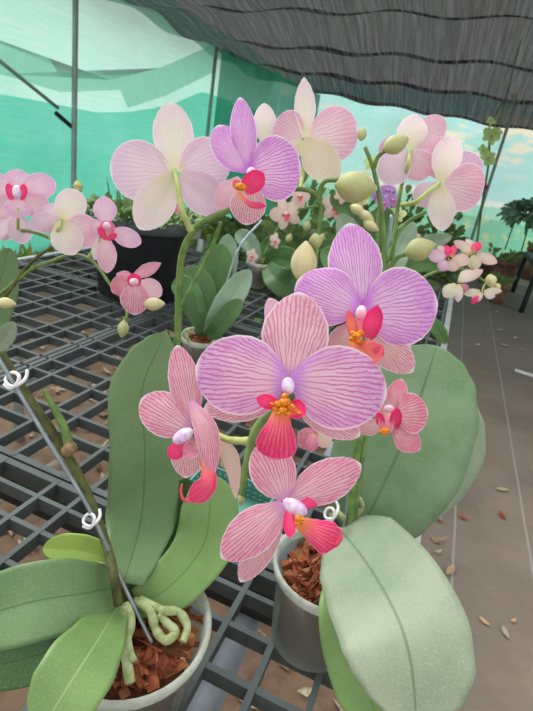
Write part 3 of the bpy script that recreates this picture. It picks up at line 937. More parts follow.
def f_upper_lilac():
    d = .27
    f = flower(OB, (362, 310, d), label='lilac veined flower at upper right of the centre bloom')
    petal('lateral_sepal', f, (356, 322, d + .006), (334, 362, d + .01), 34, M['petal_stripe'], SEP)
    petal('lateral_sepal', f, (366, 328, d + .006), (413, 372, d + .008), 36, M['petal_stripe'], SEP)
    petal('dorsal_sepal', f, (361, 308, d + .003), (349, 223, d + .012), 54, M['petal_lilac'], SEP, cup=-.16)
    petal('petal', f, (359, 310, d), (297, 281, d + .008), 58, M['petal_lilac'], LAT, roll=15)
    petal('petal', f, (364, 311, d), (438, 303, d + .004), 80, M['petal_lilac'], LAT, bow=.06)
    petal('lip_lobe', f, (368, 338, d - .012), (378, 305, d - .026), 19, M['lip_lobe_red'], LOBE, cup=.5)
    petal('lip_lobe', f, (356, 342, d - .012), (348, 310, d - .02), 11, M['lip_orange'], LOBE, cup=.5)
    petal('lip', f, (352, 338, d - .016), (384, 346, d - .032), 22, M['lip_orange'], LIP, via=(362, 356, d - .026), cup=.3)
    petal('lip', f, (360, 342, d - .018), (384, 356, d - .03), 10, M['lip_red'], LIP, via=(374, 346, d - .03))
    bm = bmesh.new(); k = d / F
    for x, y, r in ((356, 336, 5), (352, 339, 3.5), (361, 333, 3.5), (358, 341, 3.5), (353, 333, 3)):
        blob(bm, P(x, y, d - .022), (RT * r * k, DN * r * .8 * k, FW * r * k), 6, 9)
    link('callus', bm, M['callus'], f)
    lump('column', f, (361, 313, d - .012), 5.5, 8, M['column_pink'], 10, 8)
    petal('lip_lobe', f, (361, 332, d - .014), (362, 312, d - .012), 14, M['lip_pale'], LOBE)
    stem('pedicel', f, [(361, 310, d + .004), (364, 320, d + .03), (364, 332, d + .07)], 3.6, M['pedicel'])


f_upper_lilac()


def f_left_profile():
    d = .29
    f = flower(OB, (188, 428, d), label='salmon pink flower turned to the left')
    petal('lateral_sepal', f, (212, 434, d + .006), (236, 499, d + .012), 17, M['petal_cream'], NAR, roll=25, via=(230, 458, d + .004))
    petal('lateral_sepal', f, (190, 436, d + .008), (186, 478, d + .012), 34, M['petal_stripe'], SEP)
    petal('dorsal_sepal', f, (194, 426, d + .002), (177, 345, d + .008), 32, M['petal_salmon'], SEP, cup=-.25)
    petal('petal', f, (190, 430, d), (141, 399, d + .004), 44, M['petal_salmon'], LAT, bow=.08)
    petal('petal', f, (190, 402, d - .004), (212, 476, d - .016), 24, M['petal_salmon'], SEP, via=(206, 432, d - .014), roll=15)
    petal('lip_lobe', f, (186, 444, d - .004), (168, 457, d - .008), 17, M['lip_lobe_red'], LOBE)
    petal('lip_lobe', f, (196, 446, d - .006), (183, 456, d - .018), 17, M['lip_pale'], LOBE, cup=.4)
    petal('lip', f, (204, 454, d - .008), (188, 502, d - .02), 22, M['lip_red'], LIP, via=(208, 482, d - .02))
    bm = bmesh.new(); tube(bm, [P(192, 500, d - .018), P(184, 500, d - .02), P(181, 492, d - .02), P(182, 484, d - .02)], [.0011, .0008, .0005], n=16)
    link('lip_tendril', bm, M['lip_lobe_red'], f)
    lump('column', f, (183, 436, d - .010), 12, 7, M['column'], -32, 7)
    stem('pedicel', f, [(206, 424, d + .002), (216, 434, d), (230, 440, d - .006), (250, 441, .272)], [2.6, 3.6, 4], M['pedicel'])


f_left_profile()


def f_bottom():
    d = .24
    f = flower(OB, (286, 504, d), label='lowest pink veined flower with a hot pink lip')
    petal('lateral_sepal', f, (282, 512, d + .006), (240, 582, d + .014), 30, M['petal_stripe'], SEP)
    petal('petal', f, (284, 500, d + .002), (262, 442, d + .008), 46, M['petal_salmon'], LAT, skew=.1)
    petal('dorsal_sepal', f, (288, 500, d + .003), (361, 464, d + .010), 42, M['petal_salmon'], SEP, cup=-.15)
    petal('petal', f, (284, 505, d), (221, 558, d + .004), 44, M['petal_salmon'], SEP, cup=-.15)
    petal('lip_lobe', f, (300, 506, d + .001), (320, 499, d + .003), 12, M['lip_lobe_red'], LOBE)
    petal('lip_lobe', f, (289, 511, d - .008), (290, 538, d - .016), 13, M['lip_lobe_red'], LOBE, cup=.4)
    petal('lip', f, (297, 522, d - .008), (340, 544, d - .016), 33, M['lip_red'], LIP, bow=.15, cup=-.25)
    bm = bmesh.new(); tube(bm, [P(336, 545, d - .016), P(341, 538, d - .018), P(340, 530, d - .018), P(335, 527, d - .018)], [.0010, .0007, .0004], n=16)
    link('lip_tendril', bm, M['lip_lobe_red'], f)
    bm = bmesh.new(); k = d / F
    for x, y, r in ((298, 518, 3.6), (302, 519, 2.6), (297, 523, 2.8), (302, 524, 2)):
        blob(bm, P(x, y, d - .018), (RT * r * k, DN * r * .8 * k, FW * r * k), 6, 9)
    link('callus', bm, M['callus'], f)
    lump('column', f, (295, 507, d - .012), 14, 7.5, M['column'], 28, 7)
    stem('pedicel', f, [(287, 502, d + .004), (280, 490, d + .02), (262, 470, d + .03), (247, 466, .27)], 3.4, M['pedicel'])


f_bottom()


def f_right_small():
    d = .335
    f = flower(OB, (393, 418, d), label='small coral pink flower on the broad leaf')
    petal('lateral_sepal', f, (383, 424, d + .004), (357, 430, d + .01), 17, M['petal_stripe'], SEP)
    petal('lateral_sepal', f, (394, 430, d + .004), (420, 450, d + .008), 25, M['petal_coral'], SEP)
    petal('dorsal_sepal', f, (391, 412, d + .003), (402, 379, d + .008), 21, M['petal_coral'], SEP)
    petal('petal', f, (396, 415, d), (428, 411, d + .003), 41, M['petal_coral'], LAT)
    petal('petal', f, (386, 416, d + .002), (374, 404, d + .006), 16, M['petal_coral'], LAT)
    petal('lip_lobe', f, (394, 428, d - .008), (398, 408, d - .018), 12, M['lip_lobe_red'], LOBE, cup=.5)
    petal('lip_lobe', f, (382, 427, d - .008), (378, 412, d - .014), 9, M['lip_lobe_red'], LOBE, cup=.5)
    petal('lip', f, (388, 412, d - .006), (384, 436, d - .016), 15, M['lip_pale'], LOBE, cup=.4)
    lump('callus', f, (384, 431, d - .018), 5.5, 4, M['callus'], -20)
    lump('column', f, (389, 409, d - .014), 5.5, 4.5, M['column_pink'])
    stem('pedicel', f, [(391, 416, d + .004), (388, 400, d + .02), (378, 380, d + .06)], 2.6, M['pedicel'])


f_right_small()


def f_hidden():
    d = .30
    f = flower(OB, (314, 436, d), label='half hidden young flower under the centre bloom')
    petal('petal', f, (316, 430, d), (299, 446, d + .004), 20, M['petal_coral'], LAT)
    petal('petal', f, (316, 430, d), (330, 446, d + .004), 18, M['petal_cream'], LAT)
    petal('lip', f, (314, 434, d - .004), (311, 452, d - .006), 12, M['lip_pale'], LOBE)
    stem('pedicel', f, [(316, 430, d + .002), (322, 405, d + .01), (326, 370, d + .01)], 3, M['pedicel'])


f_hidden()


def f_behind_center():
    d = .29
    f = flower(OB, (292, 345, d), label='pale petal tip showing behind the centre bloom')
    petal('petal', f, (290, 350, d), (269, 298, d + .004), 26, M['petal_back_pink'], SEP)
    petal('petal', f, (294, 350, d), (312, 330, d + .004), 26, M['petal_back_pink'], SEP)
    stem('pedicel', f, [(292, 347, d), (305, 350, d + .004), (318, 352, d + .008)], 2.4, M['pedicel'])


f_behind_center()
bud(OB, (396, 144, .38), 14, 10, -25, M['bud'], 'olive bud near the stem tip')
stem('pedicel', OB, [(385, 151, .383), (378, 157, .388), (374, 167, .394)], [2, 2.4], M['stem'])
bud(OB, (420, 249, .41), 16, 12, -18, M['bud'], 'plump bud beside the lilac bloom')
stem('pedicel', OB, [(406, 254, .412), (398, 257, .415), (391, 266, .42), (385, 272, .424)], [2.4, 2.8], M['stem'])
bud(OB, (362, 134, .40), 7, 5, -80, M['bud'])
stem('branch', OB, [(387, 262, .42), (395, 230, .43), (398, 205, .43), (404, 174, .43)], [2.2, 1.9], M['stem'])
stem('branch', OB, [(390, 275, .425), (396, 238, .43), (408, 222, .432), (426, 212, .43)], [2.4, 1.8], M['stem'])


def f_right_back():
    d = .42
    f = flower(OB, (408, 152, d), label='pale pink flower behind the olive bud')
    petal('petal', f, (414, 146, d + .004), (445, 118, d + .014), 30, M['petal_back_pink'], LAT)
    petal('dorsal_sepal', f, (410, 148, d), (414, 114, d + .006), 30, M['petal_back_cream'], SEP)
    petal('petal', f, (406, 150, d + .002), (378, 150, d + .01), 26, M['petal_back_pink'], LAT)
    petal('lateral_sepal', f, (408, 152, d - .002), (382, 182, d + .002), 34, M['petal_back'], SEP)
    petal('lateral_sepal', f, (412, 150, d - .002), (424, 180, d + .004), 32, M['petal_back_pink'], SEP)
    stem('pedicel', f, [(410, 150, d - .003), (408, 166, d - .006), (403, 180, .43)], 2, M['pedicel'])


f_right_back()


def f_right_back_low():
    d = .41
    f = flower(OB, (440, 184, d), label='lilac white flower seen from behind at upper right')
    petal('petal', f, (440, 180, d + .006), (438, 136, d + .02), 30, M['petal_back_pink'], LAT)
    petal('petal', f, (444, 182, d + .008), (482, 160, d + .016), 40, M['petal_soft'], LAT)
    petal('dorsal_sepal', f, (441, 182, d), (452, 136, d + .004), 29, M['petal_back_cream'], SEP, cup=.2)
    petal('petal', f, (443, 184, d), (483, 191, d + .006), 46, M['petal_back_pink'], LAT, cup=.15)
    petal('lateral_sepal', f, (438, 184, d + .002), (415, 204, d + .008), 26, M['petal_back'], SEP)
    petal('lateral_sepal', f, (440, 185, d - .002), (443, 231, d + .002), 26, M['petal_back_cream'], SEP, cup=.2)
    stem('pedicel', f, [(440, 183, d - .003), (428, 192, d - .008), (416, 202, d - .006), (402, 205, .428)], [2, 2.4, 2.8], M['pedicel'])


f_right_back_low()

# ------------------------------------------------------------------ orchid at the left edge (its pot stands outside the frame)
PC = Vector((-.62, .32, BZ))
OC = empty('potted_orchid', PC, None, 'orchid reaching in from the left edge with small pale pink flowers', 'orchid')
pot(OC, PC.x, PC.y, .1, .06)
leaf(OC, [(-60, 420, .56), (-30, 360, .55), (-8, 305, .55), (10, 248, .55)], 40, M['leaf_side'])
leaf(OC, [(-50, 420, .55), (-20, 360, .54), (2, 340, .54), (14, 322, .54)], 20, M['leaf_pale'])
stem('flower_stem', OC, [(-90, 470, .57), (-60, 330, .55), (-30, 252, .53), (0, 237, .52), (18, 231, .515), (34, 232, .51), (50, 238, .51)], [2.2, 1.8, 1.6], M['stem'])
stem('flower_stem', OC, [(-88, 475, .56), (-40, 350, .54), (4, 298, .53), (22, 273, .525), (36, 258, .52), (52, 247, .515)], [1.9, 1.6], M['stem_dark'])
stem('flower_stem', OC, [(-30, 320, .54), (26, 273, .525), (50, 262, .52), (71, 255, .515), (88, 258, .51), (100, 270, .505), (111, 286, .50)], [1.9, 1.7, 1.4], M['stem'])


def f_left_facing():
    d = .5
    f = flower(OC, (20, 190, d), label='pale lilac flower with red lip cut by the left edge')
    petal('lateral_sepal', f, (12, 214, d + .012), (-2, 240, d + .016), 24, M['petal_back'], SEP)
    petal('lateral_sepal', f, (18, 214, d + .012), (22, 244, d + .016), 24, M['petal_back'], SEP)
    petal('dorsal_sepal', f, (19, 190, d + .004), (18, 169, d + .006), 27, M['petal_soft'], SEP)
    petal('petal', f, (22, 188, d), (56, 184, d + .002), 25, M['petal_soft'], LAT)
    petal('petal', f, (14, 188, d), (-18, 184, d + .002), 25, M['petal_soft'], LAT)
    petal('lateral_sepal', f, (14, 198, d + .002), (-14, 216, d + .006), 24, M['petal_back_pink'], SEP)
    petal('lateral_sepal', f, (22, 197, d + .002), (49, 212, d + .006), 26, M['petal_back_pink'], SEP)
    petal('lip', f, (17, 198, d - .004), (18, 218, d - .006), 26, M['petal_soft'], LOBE)
    petal('lip_lobe', f, (12, 200, d - .006), (8, 183, d - .014), 8, M['lip_lobe_red'], LOBE)
    petal('lip_lobe', f, (22, 200, d - .006), (24, 184, d - .014), 8, M['lip_lobe_red'], LOBE)
    lump('column', f, (17, 192, d - .012), 4.5, 7, M['column'])
    stem('pedicel', f, [(18, 208, d - .006), (18, 220, d - .002), (18, 231, .515)], 1.6, M['pedicel'])


f_left_facing()


def f_left_back():
    d = .49
    f = flower(OC, (62, 220, d), label='cream and blush flower seen from behind, second from the left edge')
    petal('lateral_sepal', f, (58, 219, d + .006), (29, 226, d + .01), 20, M['petal_back'], SEP)
    petal('petal', f, (60, 218, d + .006), (44, 206, d + .01), 18, M['petal_back'], LAT)
    petal('lip', f, (56, 224, d + .008), (43, 230, d + .012), 12, M['lip_pale'], SEP)
    petal('petal', f, (64, 220, d + .002), (98, 240, d + .006), 33, M['petal_back_pink'], LAT)
    petal('dorsal_sepal', f, (62, 220, d), (79, 191, d + .004), 29, M['petal_back_cream'], LAT, cup=.15)
    petal('lateral_sepal', f, (60, 221, d - .002), (74, 255, d + .002), 31, M['petal_back_cream'], SEP, cup=.15)
    stem('pedicel', f, [(61, 219, d - .003), (58, 230, d - .005), (50, 238, .505)], 2, M['pedicel'])


f_left_back()


def f_left_third():
    d = .49
    f = flower(OC, (107, 228, d), label='lilac pink flower in front of the black tub')
    petal('dorsal_sepal', f, (106, 224, d), (104, 196, d + .004), 23, M['petal_soft'], SEP)
    petal('petal', f, (111, 231, d), (141, 243, d + .004), 19, M['petal_soft'], LAT)
    petal('petal', f, (103, 228, d), (86, 226, d + .006), 16, M['petal_soft'], LAT)
    petal('lateral_sepal', f, (104, 238, d + .006), (94, 260, d + .01), 14, M['petal_back_cream'], NAR)
    petal('lateral_sepal', f, (106, 236, d + .002), (107, 273, d + .004), 20, M['petal_back_pink'], SEP)
    petal('lip', f, (106, 236, d - .004), (108, 220, d - .012), 16, M['lip_pale'], LOBE, cup=.4)
    petal('lip_lobe', f, (106, 240, d - .008), (98, 226, d - .014), 7, M['lip_lobe_red'], LOBE)
    petal('lip_lobe', f, (107, 240, d - .008), (117, 234, d - .014), 6, M['lip_lobe_red'], LOBE)
    lump('column', f, (107, 226, d - .014), 4, 4, M['column_pink'])
    stem('pedicel', f, [(106, 232, d + .003), (97, 245, d + .008), (88, 258, .51)], 1.7, M['pedicel'])


f_left_third()


def f_left_fourth():
    d = .48
    f = flower(OC, (135, 284, d), label='drooping pink flower above the grid bench')
    petal('petal', f, (132, 278, d + .002), (112, 292, d + .004), 20, M['petal_coral'], LAT)
    petal('petal', f, (140, 281, d + .002), (161, 296, d + .006), 20, M['petal_back_pink'], LAT)
    petal('lateral_sepal', f, (133, 277, d), (161, 263, d + .002), 13, M['petal_salmon'], NAR)
    petal('dorsal_sepal', f, (134, 279, d), (116, 274, d + .002), 12, M['petal_salmon'], NAR)
    petal('lateral_sepal', f, (135, 282, d - .002), (135, 315, d), 29, M['petal_salmon'], SEP)
    petal('lip', f, (135, 286, d - .006), (133, 273, d - .014), 14, M['lip_lobe_red'], LOBE, cup=.4)
    lump('column', f, (134, 282, d - .014), 5, 4, M['column_pink'])
    bud(f, (154, 304, d - .003), 11, 7, -2, M['bud_cream'], 'cream bud')
    stem('pedicel', f, [(134, 280, d + .004), (124, 284, d + .012), (111, 286, .50)], 1.8, M['pedicel'])


f_left_fourth()
bud(OC, (123, 329, .49), 9, 6, 100, M['bud'], 'small hanging bud')
stem('pedicel', OC, [(123, 322, .49), (127, 314, .494), (122, 300, .498), (111, 285, .50)], 1.5, M['stem'])
bud(OC, (6, 303, .52), 10, 6, 5, M['bud_cream'])


# ------------------------------------------------------------------ plants farther along the bench
def orchid_at(px, py, h, r, label):
    o = PZ(px, py, BZ + h)
    e = empty('potted_orchid', (o.x, o.y, BZ), None, label, 'orchid')
    pot(e, o.x, o.y, h, r)
    return e, (o - CAM).dot(FW)


OD, dd = orchid_at(200, 337, .085, .040, 'small orchid in a clear pot behind the tall left leaf')
leaf(OD, [(203, 335, dd), (196, 312, dd - .02), (186, 290, dd - .02), (172, 284, dd)], 26, M['leaf_back'])
leaf(OD, [(206, 335, dd + .01), (204, 310, dd + .02), (214, 275, dd + .02), (222, 244, dd + .02)], 36, M['leaf_back'])
leaf(OD, [(204, 334, dd - .01), (200, 310, dd - .02), (198, 290, dd - .02), (188, 266, dd - .01)], 36, M['leaf_dark'])
leaf(OD, [(208, 336, dd - .01), (218, 318, dd - .03), (232, 296, dd - .02), (250, 270, dd)], 26, M['leaf_grey'])
leaf(OD, [(206, 336, dd - .02), (216, 330, dd - .04), (228, 314, dd - .04), (242, 300, dd - .02)], 20, M['leaf_dark'])
leaf(OD, [(208, 322, dd + .03), (216, 300, dd + .04), (226, 262, dd + .05), (228, 234, dd + .05)], 24, M['leaf_grey'])
stem('wire_stake', OD, [(210, 338, dd), (222, 300, dd), (238, 250, dd), (262, 220, dd + .02)], 1.2, M['wire'], wob=0)
for pts in ([(190, 342, dd - .03), (184, 332, dd - .04), (194, 328, dd - .03)], [(212, 344, dd - .03), (218, 336, dd - .03), (210, 330, dd - .02)]):
    stem('root', OD, pts, 1.8, M['root'])

OE, de = orchid_at(259, 262, .09, .044, 'small orchid in a clear pot beyond the lilac bloom, round dark leaves')
leaf(OE, [Z(266, 264, .09), Z(276, 278, .075), Z(291, 284, .06), Z(305, 276, .05)], 30, M['leaf_dark'])
leaf(OE, [(264, 262, de), (276, 258, de - .03), (290, 262, de - .05), (302, 276, de - .06)], 26, M['leaf_back'])
leaf(OE, [(258, 262, de), (250, 244, de), (236, 232, de + .02)], 18, M['leaf_grey'])
leaf(OE, [(262, 262, de), (270, 246, de + .02), (288, 238, de + .02)], 18, M['leaf_back'])


def mini_flower(parent, c, r, mat, lipmat, ang=0, squash=1.0, label=None, cream=None):
    x, y, d = c
    f = flower(parent, c, label=label)
    for i, (a, L, w) in enumerate(((-90, 1, .62), (-18, 1, .85), (198, 1, .85), (52, .95, .6), (128, .95, .6))):
        t = math.radians(a + ang)
        petal('petal' if i in (1, 2) else 'sepal', f, (x, y, d), (x + r * L * math.cos(t) * squash, y + r * L * math.sin(t), d + .004), r * w * (.6 + .4 * squash), mat if i in (1, 2) or cream is None else cream, SEP, nu=6, nv=8)
    a = math.radians(ang)
    for sg in (-1, 1):
        petal('lip_lobe', f, (x, y, d - .004), (x + sg * r * .26 * squash, y + r * .12, d - .012), r * .2, lipmat, LOBE, nu=4, nv=6)
    petal('lip', f, (x, y + r * .05, d - .006), (x + r * .06, y + r * .42, d - .014), r * .28, lipmat, LIP, nu=4, nv=6)
    lump('column', f, (x, y - r * .02, d - .010), r * .11, r * .13, M['column_pink'])
    return f


# flowering sprays between the front blooms (plant E carries them)
stem('flower_stem', OE, [(262, 264, de), (272, 240, de - .02), (290, 214, de - .05), (318, 206, de - .05), (345, 204, de - .05)], [2.0, 1.6, 1.2], M['stem'])
for c, r, sq in (((286, 214, 0), 17, 1.0), ((300, 196, 0), 13, .8), ((336, 208, 0), 17, .9), ((275, 241, 0), 9, .6), ((252, 256, 0), 8, .8)):
    mini_flower(OE, (c[0], c[1], de - .06), r, M['petal_cream'], M['lip_red'], random.uniform(-25, 25), sq)
for x, y, r in ((307, 226, 6), (289, 238, 5), (322, 238, 5), (346, 222, 5), (358, 228, 5)): bud(OE, (x, y, de - .05), r, r * .7, -70, M['bud'])

OG, dg = orchid_at(372, 300, .1, .05, 'leafy orchid standing behind the right buds with grey green leaves')
for pts, w, mt in (
    ([(372, 296, dg), (362, 268, dg), (352, 240, dg), (340, 214, dg)], 26, 'leaf_grey'),
    ([(376, 296, dg), (392, 268, dg - .02), (400, 244, dg), (414, 222, dg)], 26, 'leaf_grey'),
    ([(374, 296, dg + .02), (380, 262, dg + .03), (384, 230, dg + .03), (380, 205, dg + .03)], 28, 'leaf_back'),
    ([(378, 296, dg), (404, 270, dg), (424, 262, dg), (446, 268, dg)], 20, 'leaf_back'),
    ([(370, 296, dg - .02), (350, 280, dg - .03), (336, 262, dg - .02), (322, 250, dg)], 26, 'leaf_back'),
    ([(376, 296, dg + .04), (404, 262, dg + .06), (424, 246, dg + .06), (452, 236, dg + .04)], 18, 'leaf_grey'),
    ([(372, 296, dg + .06), (366, 250, dg + .08), (352, 214, dg + .08), (330, 196, dg + .08)], 22, 'leaf_back')):
    leaf(OG, pts, w, M[mt])
stem('flower_stem', OG, [(374, 298, dg), (377, 250, dg), (378, 215, dg), (384, 188, dg)], [2, 1.4], M['stem'])
for i, (x, y) in enumerate(((378, 196), (388, 190), (384, 203), (371, 190), (393, 200))): mini_flower(OG, (x, y, dg - .02), 8, M['purple_petal'], M['magenta'], random.uniform(0, 60))
for c, r in (((372, 164), 9), ((364, 178), 8), ((386, 172), 8), ((398, 214), 9), ((360, 200), 9)): mini_flower(OG, (c[0], c[1], dg + .05), r, M['yellow_petal'], M['lip_pale'], random.uniform(0, 60))
for c, r in (((412, 236), 9), ((352, 182), 10), ((342, 196), 9)): mini_flower(OG, (c[0], c[1], dg + .06), r, M['petal_cream'], M['lip_pale'], random.uniform(0, 60))
for x, y in ((366, 216), (371, 226), (358, 210)): bud(OG, (x, y, dg - .02), 9, 5.5, 30, M['bud_cream'])

OH, dh = orchid_at(408, 318, .1, .05, 'orchid with a low spray of cream and pink flowers beside the aisle')
leaf(OH, [(410, 314, dh), (424, 318, dh - .04), (438, 330, dh - .05), (446, 344, dh - .04)], 14, M['leaf_back'])
leaf(OH, [(408, 312, dh), (404, 300, dh), (420, 288, dh), (440, 286, dh)], 16, M['leaf_dark'])
leaf(OH, [(406, 312, dh), (394, 300, dh), (384, 292, dh)], 18, M['leaf_grey'])
stem('flower_stem', OH, [(408, 314, dh), (412, 288, dh - .01), (426, 276, dh - .02), (445, 270, dh - .03), (466, 270, dh - .03), (488, 284, dh - .02)], [1.8, 1.3], M['stem'])


def spray_flower(c, petals, label, stem_to):
    f = flower(OH, c, label=label)
    x, y, d = c
    for nm, (bx_, by_), (tx, ty), w, mt, dd in petals:
        petal(nm, f, (bx_, by_, d + dd), (tx, ty, d + dd + .006), w, M[mt], SEP, nu=8, nv=10)
    stem('pedicel', f, [(x, y, d + .004), ((x + stem_to[0]) / 2, (y + stem_to[1]) / 2 - 2, d + .01), (stem_to[0], stem_to[1], dh - .028)], .8, M['pedicel'])


spray_flower((448, 258, dh - .05), (('dorsal_sepal', (448, 256), (438, 246), 8, 'petal_cream', .006), ('petal', (446, 257), (428, 255), 13, 'petal_soft', 0), ('petal', (452, 258), (470, 262), 13, 'petal_cream', 0),
             ('lateral_sepal', (446, 260), (441, 271), 12, 'petal_soft', .004), ('lateral_sepal', (450, 260), (456, 271), 13, 'petal_cream', .004), ('lip_lobe', (450, 257), (446, 245), 7, 'lip_lobe_red', -.006), ('lip', (451, 257), (455, 245), 7, 'lip_red', -.008)), 'pink flower', (452, 271))
spray_flower((475, 252, dh - .04), (('petal', (474, 252), (454, 241), 9, 'petal_cream', 0), ('petal', (477, 254), (497, 263), 11, 'petal_cream', 0), ('dorsal_sepal', (475, 250), (466, 239), 7, 'petal_back_cream', .004),
             ('lateral_sepal', (473, 255), (476, 270), 13, 'sepal_yellow', .004), ('lip', (474, 252), (480, 242), 9, 'lip_lobe_red', -.006), ('lip_lobe', (474, 252), (474, 243), 6, 'lip_red', -.008)), 'peach flower seen edge on', (470, 271))
spray_flower((458, 283, dh - .06), (('dorsal_sepal', (459, 281), (473, 271), 12, 'petal_back_cream', 0), ('petal', (459, 282), (483, 270), 10, 'petal_cream', .006), ('petal', (456, 284), (444, 297), 14, 'sepal_yellow', 0),
             ('lateral_sepal', (459, 284), (458, 302), 9, 'petal_back_cream', -.002), ('lip', (462, 284), (468, 291), 7, 'lip_pale', .002)), 'cream flower', (462, 271))
spray_flower((482, 292, dh - .04), (('petal', (480, 291), (464, 294), 8, 'sepal_yellow', 0), ('petal', (484, 291), (502, 291), 7, 'sepal_yellow', 0), ('lateral_sepal', (483, 293), (472, 301), 9, 'petal_cream', -.002),
             ('lateral_sepal', (484, 293), (495, 297), 8, 'petal_back_cream', -.002), ('lip', (478, 296), (472, 304), 6, 'lip_lobe_red', -.004)), 'cream flower lowest on the spray', (486, 283))
bud(OH, (491, 281, dh - .03), 7, 6, 80, M['bud_cream']); bud(OH, (497, 287, dh - .02), 4, 4, 60, M['bud_cream'])
bud(OH, (467, 213 + 40, dh - .02), 5, 4, 10, M['bud_cream'])


# ------------------------------------------------------------------ black tub of weeds
def tub():
    c = PZ(134, 306, BZ)
    r = .138
    z = BZ + .001
    c = c + Vector((-.06, .10, 0))
    t = empty('plant_tub', (c.x, c.y, BZ), None, 'large black plastic tub of weeds on the bench behind the left flowers', 'tub')
    h = .235
    bm = bmesh.new()
    rg = lathe(bm, (c.x, c.y, z), [(.001, 0), (r * .76, 0), (r * .8, .006), (r * .97, h - .04), (r * .985, h - .035), (r * .93, h - .03), (r * .6, h - .035), (.001, h - .03)], 48)
    link('tub_body', bm, M['tub'], t)
    bm = bmesh.new()
    lathe(bm, (c.x, c.y, z), [(r * .985, h - .036), (r * 1.06, h - .034), (r * 1.075, h - .004), (r * 1.05, h), (r * .98, h - .002), (r * .95, h - .036)], 48)
    link('rim', bm, M['tub_rim'], t)
    bm = bmesh.new()
    for i in range(420):
        a = random.random() * 2 * PI; rr = r * 1.05 * math.sqrt(random.random())
        b = Vector((c.x + rr * math.cos(a), c.y + rr * math.sin(a), z + h - .02))
        out = Vector((math.cos(a), math.sin(a), 0)) * random.uniform(0, .9) + Vector((random.uniform(-.5, .5), random.uniform(-.5, .5), random.uniform(.5, 1.2)))
        L = random.uniform(.025, .07)
        out.normalize()
        tip = b + out * L + Vector((0, 0, -.01))
        blade(bm, [b, (b + tip) / 2 + Vector((0, 0, .01)), tip], random.uniform(.012, .024), SEP, (random.uniform(-.5, .5), -.6, 1), nu=2, nv=4)
    for i in range(26):
        a = random.random() * 2 * PI; rr = r * random.random()
        b = Vector((c.x + rr * math.cos(a), c.y + rr * math.sin(a), z + h - .02))
        tip = b + Vector((random.uniform(-.05, .05), random.uniform(-.05, .05), random.uniform(.07, .14)))
        blade(bm, [b, (b + tip) / 2 + Vector((.006, 0, 0)), tip], .006, NAR, (0, -1, .2), nu=2, nv=4)
    tag(link('weeds', bm, M['weed'], t), kind='stuff')
    stem('pale_bud', t, [(78, 192, (c - CAM).dot(FW)), (78, 182, (c - CAM).dot(FW))], [3, 5, 3], M['bud_cream'])
    return c


tub()


def shrub(name, c, rad, n, mat, label, cat, lw=(.03, .06), leafw=.02, up=.6, stalk=None, kind=None):
    t = empty(name, c, None, label, cat)
    bm = bmesh.new()
    for i in range(n):
        d = Vector((random.gauss(0, 1), random.gauss(0, 1), random.gauss(0, 1) * .8 + up)).normalized()
        b = Vector(c) + Vector((d.x * rad[0], d.y * rad[1], d.z * rad[2])) * random.uniform(.2, .8)
        L = random.uniform(*lw)
        tip = b + d * L + Vector((0, 0, -.3 * L))
        blade(bm, [b, (b + tip) / 2 + Vector((0, 0, .15 * L)), tip], leafw * random.uniform(.7, 1.2), SEP, (random.uniform(-.6, .6), -.8, .8), nu=2, nv=4)
    tag(link('foliage', bm, mat, t), kind='stuff')
    return t


# weeds growing along the foot of the left net
bm = bmesh.new()
for i in range(900):
    y = random.uniform(1.2, 8.2); b = Vector((XL + .36 + abs(random.gauss(0, .12)), y, 0)); L = random.uniform(.05, .2)
    tip = b + Vector((random.uniform(-.1, .12), random.uniform(-.1, .1), L))
    blade(bm, [b, (b + tip) / 2, tip], .03, NAR, (1, -.5, .3), nu=2, nv=3)
tag(link('grass_strip', bm, island_mat('dry grass', ['b9b95a', '9fae4e', '7f9a48', 'c9c070'], .8), at=(XL + .2, 4, 0)), 'strip of yellowish grass along the foot of the green net', 'grass', kind='stuff')


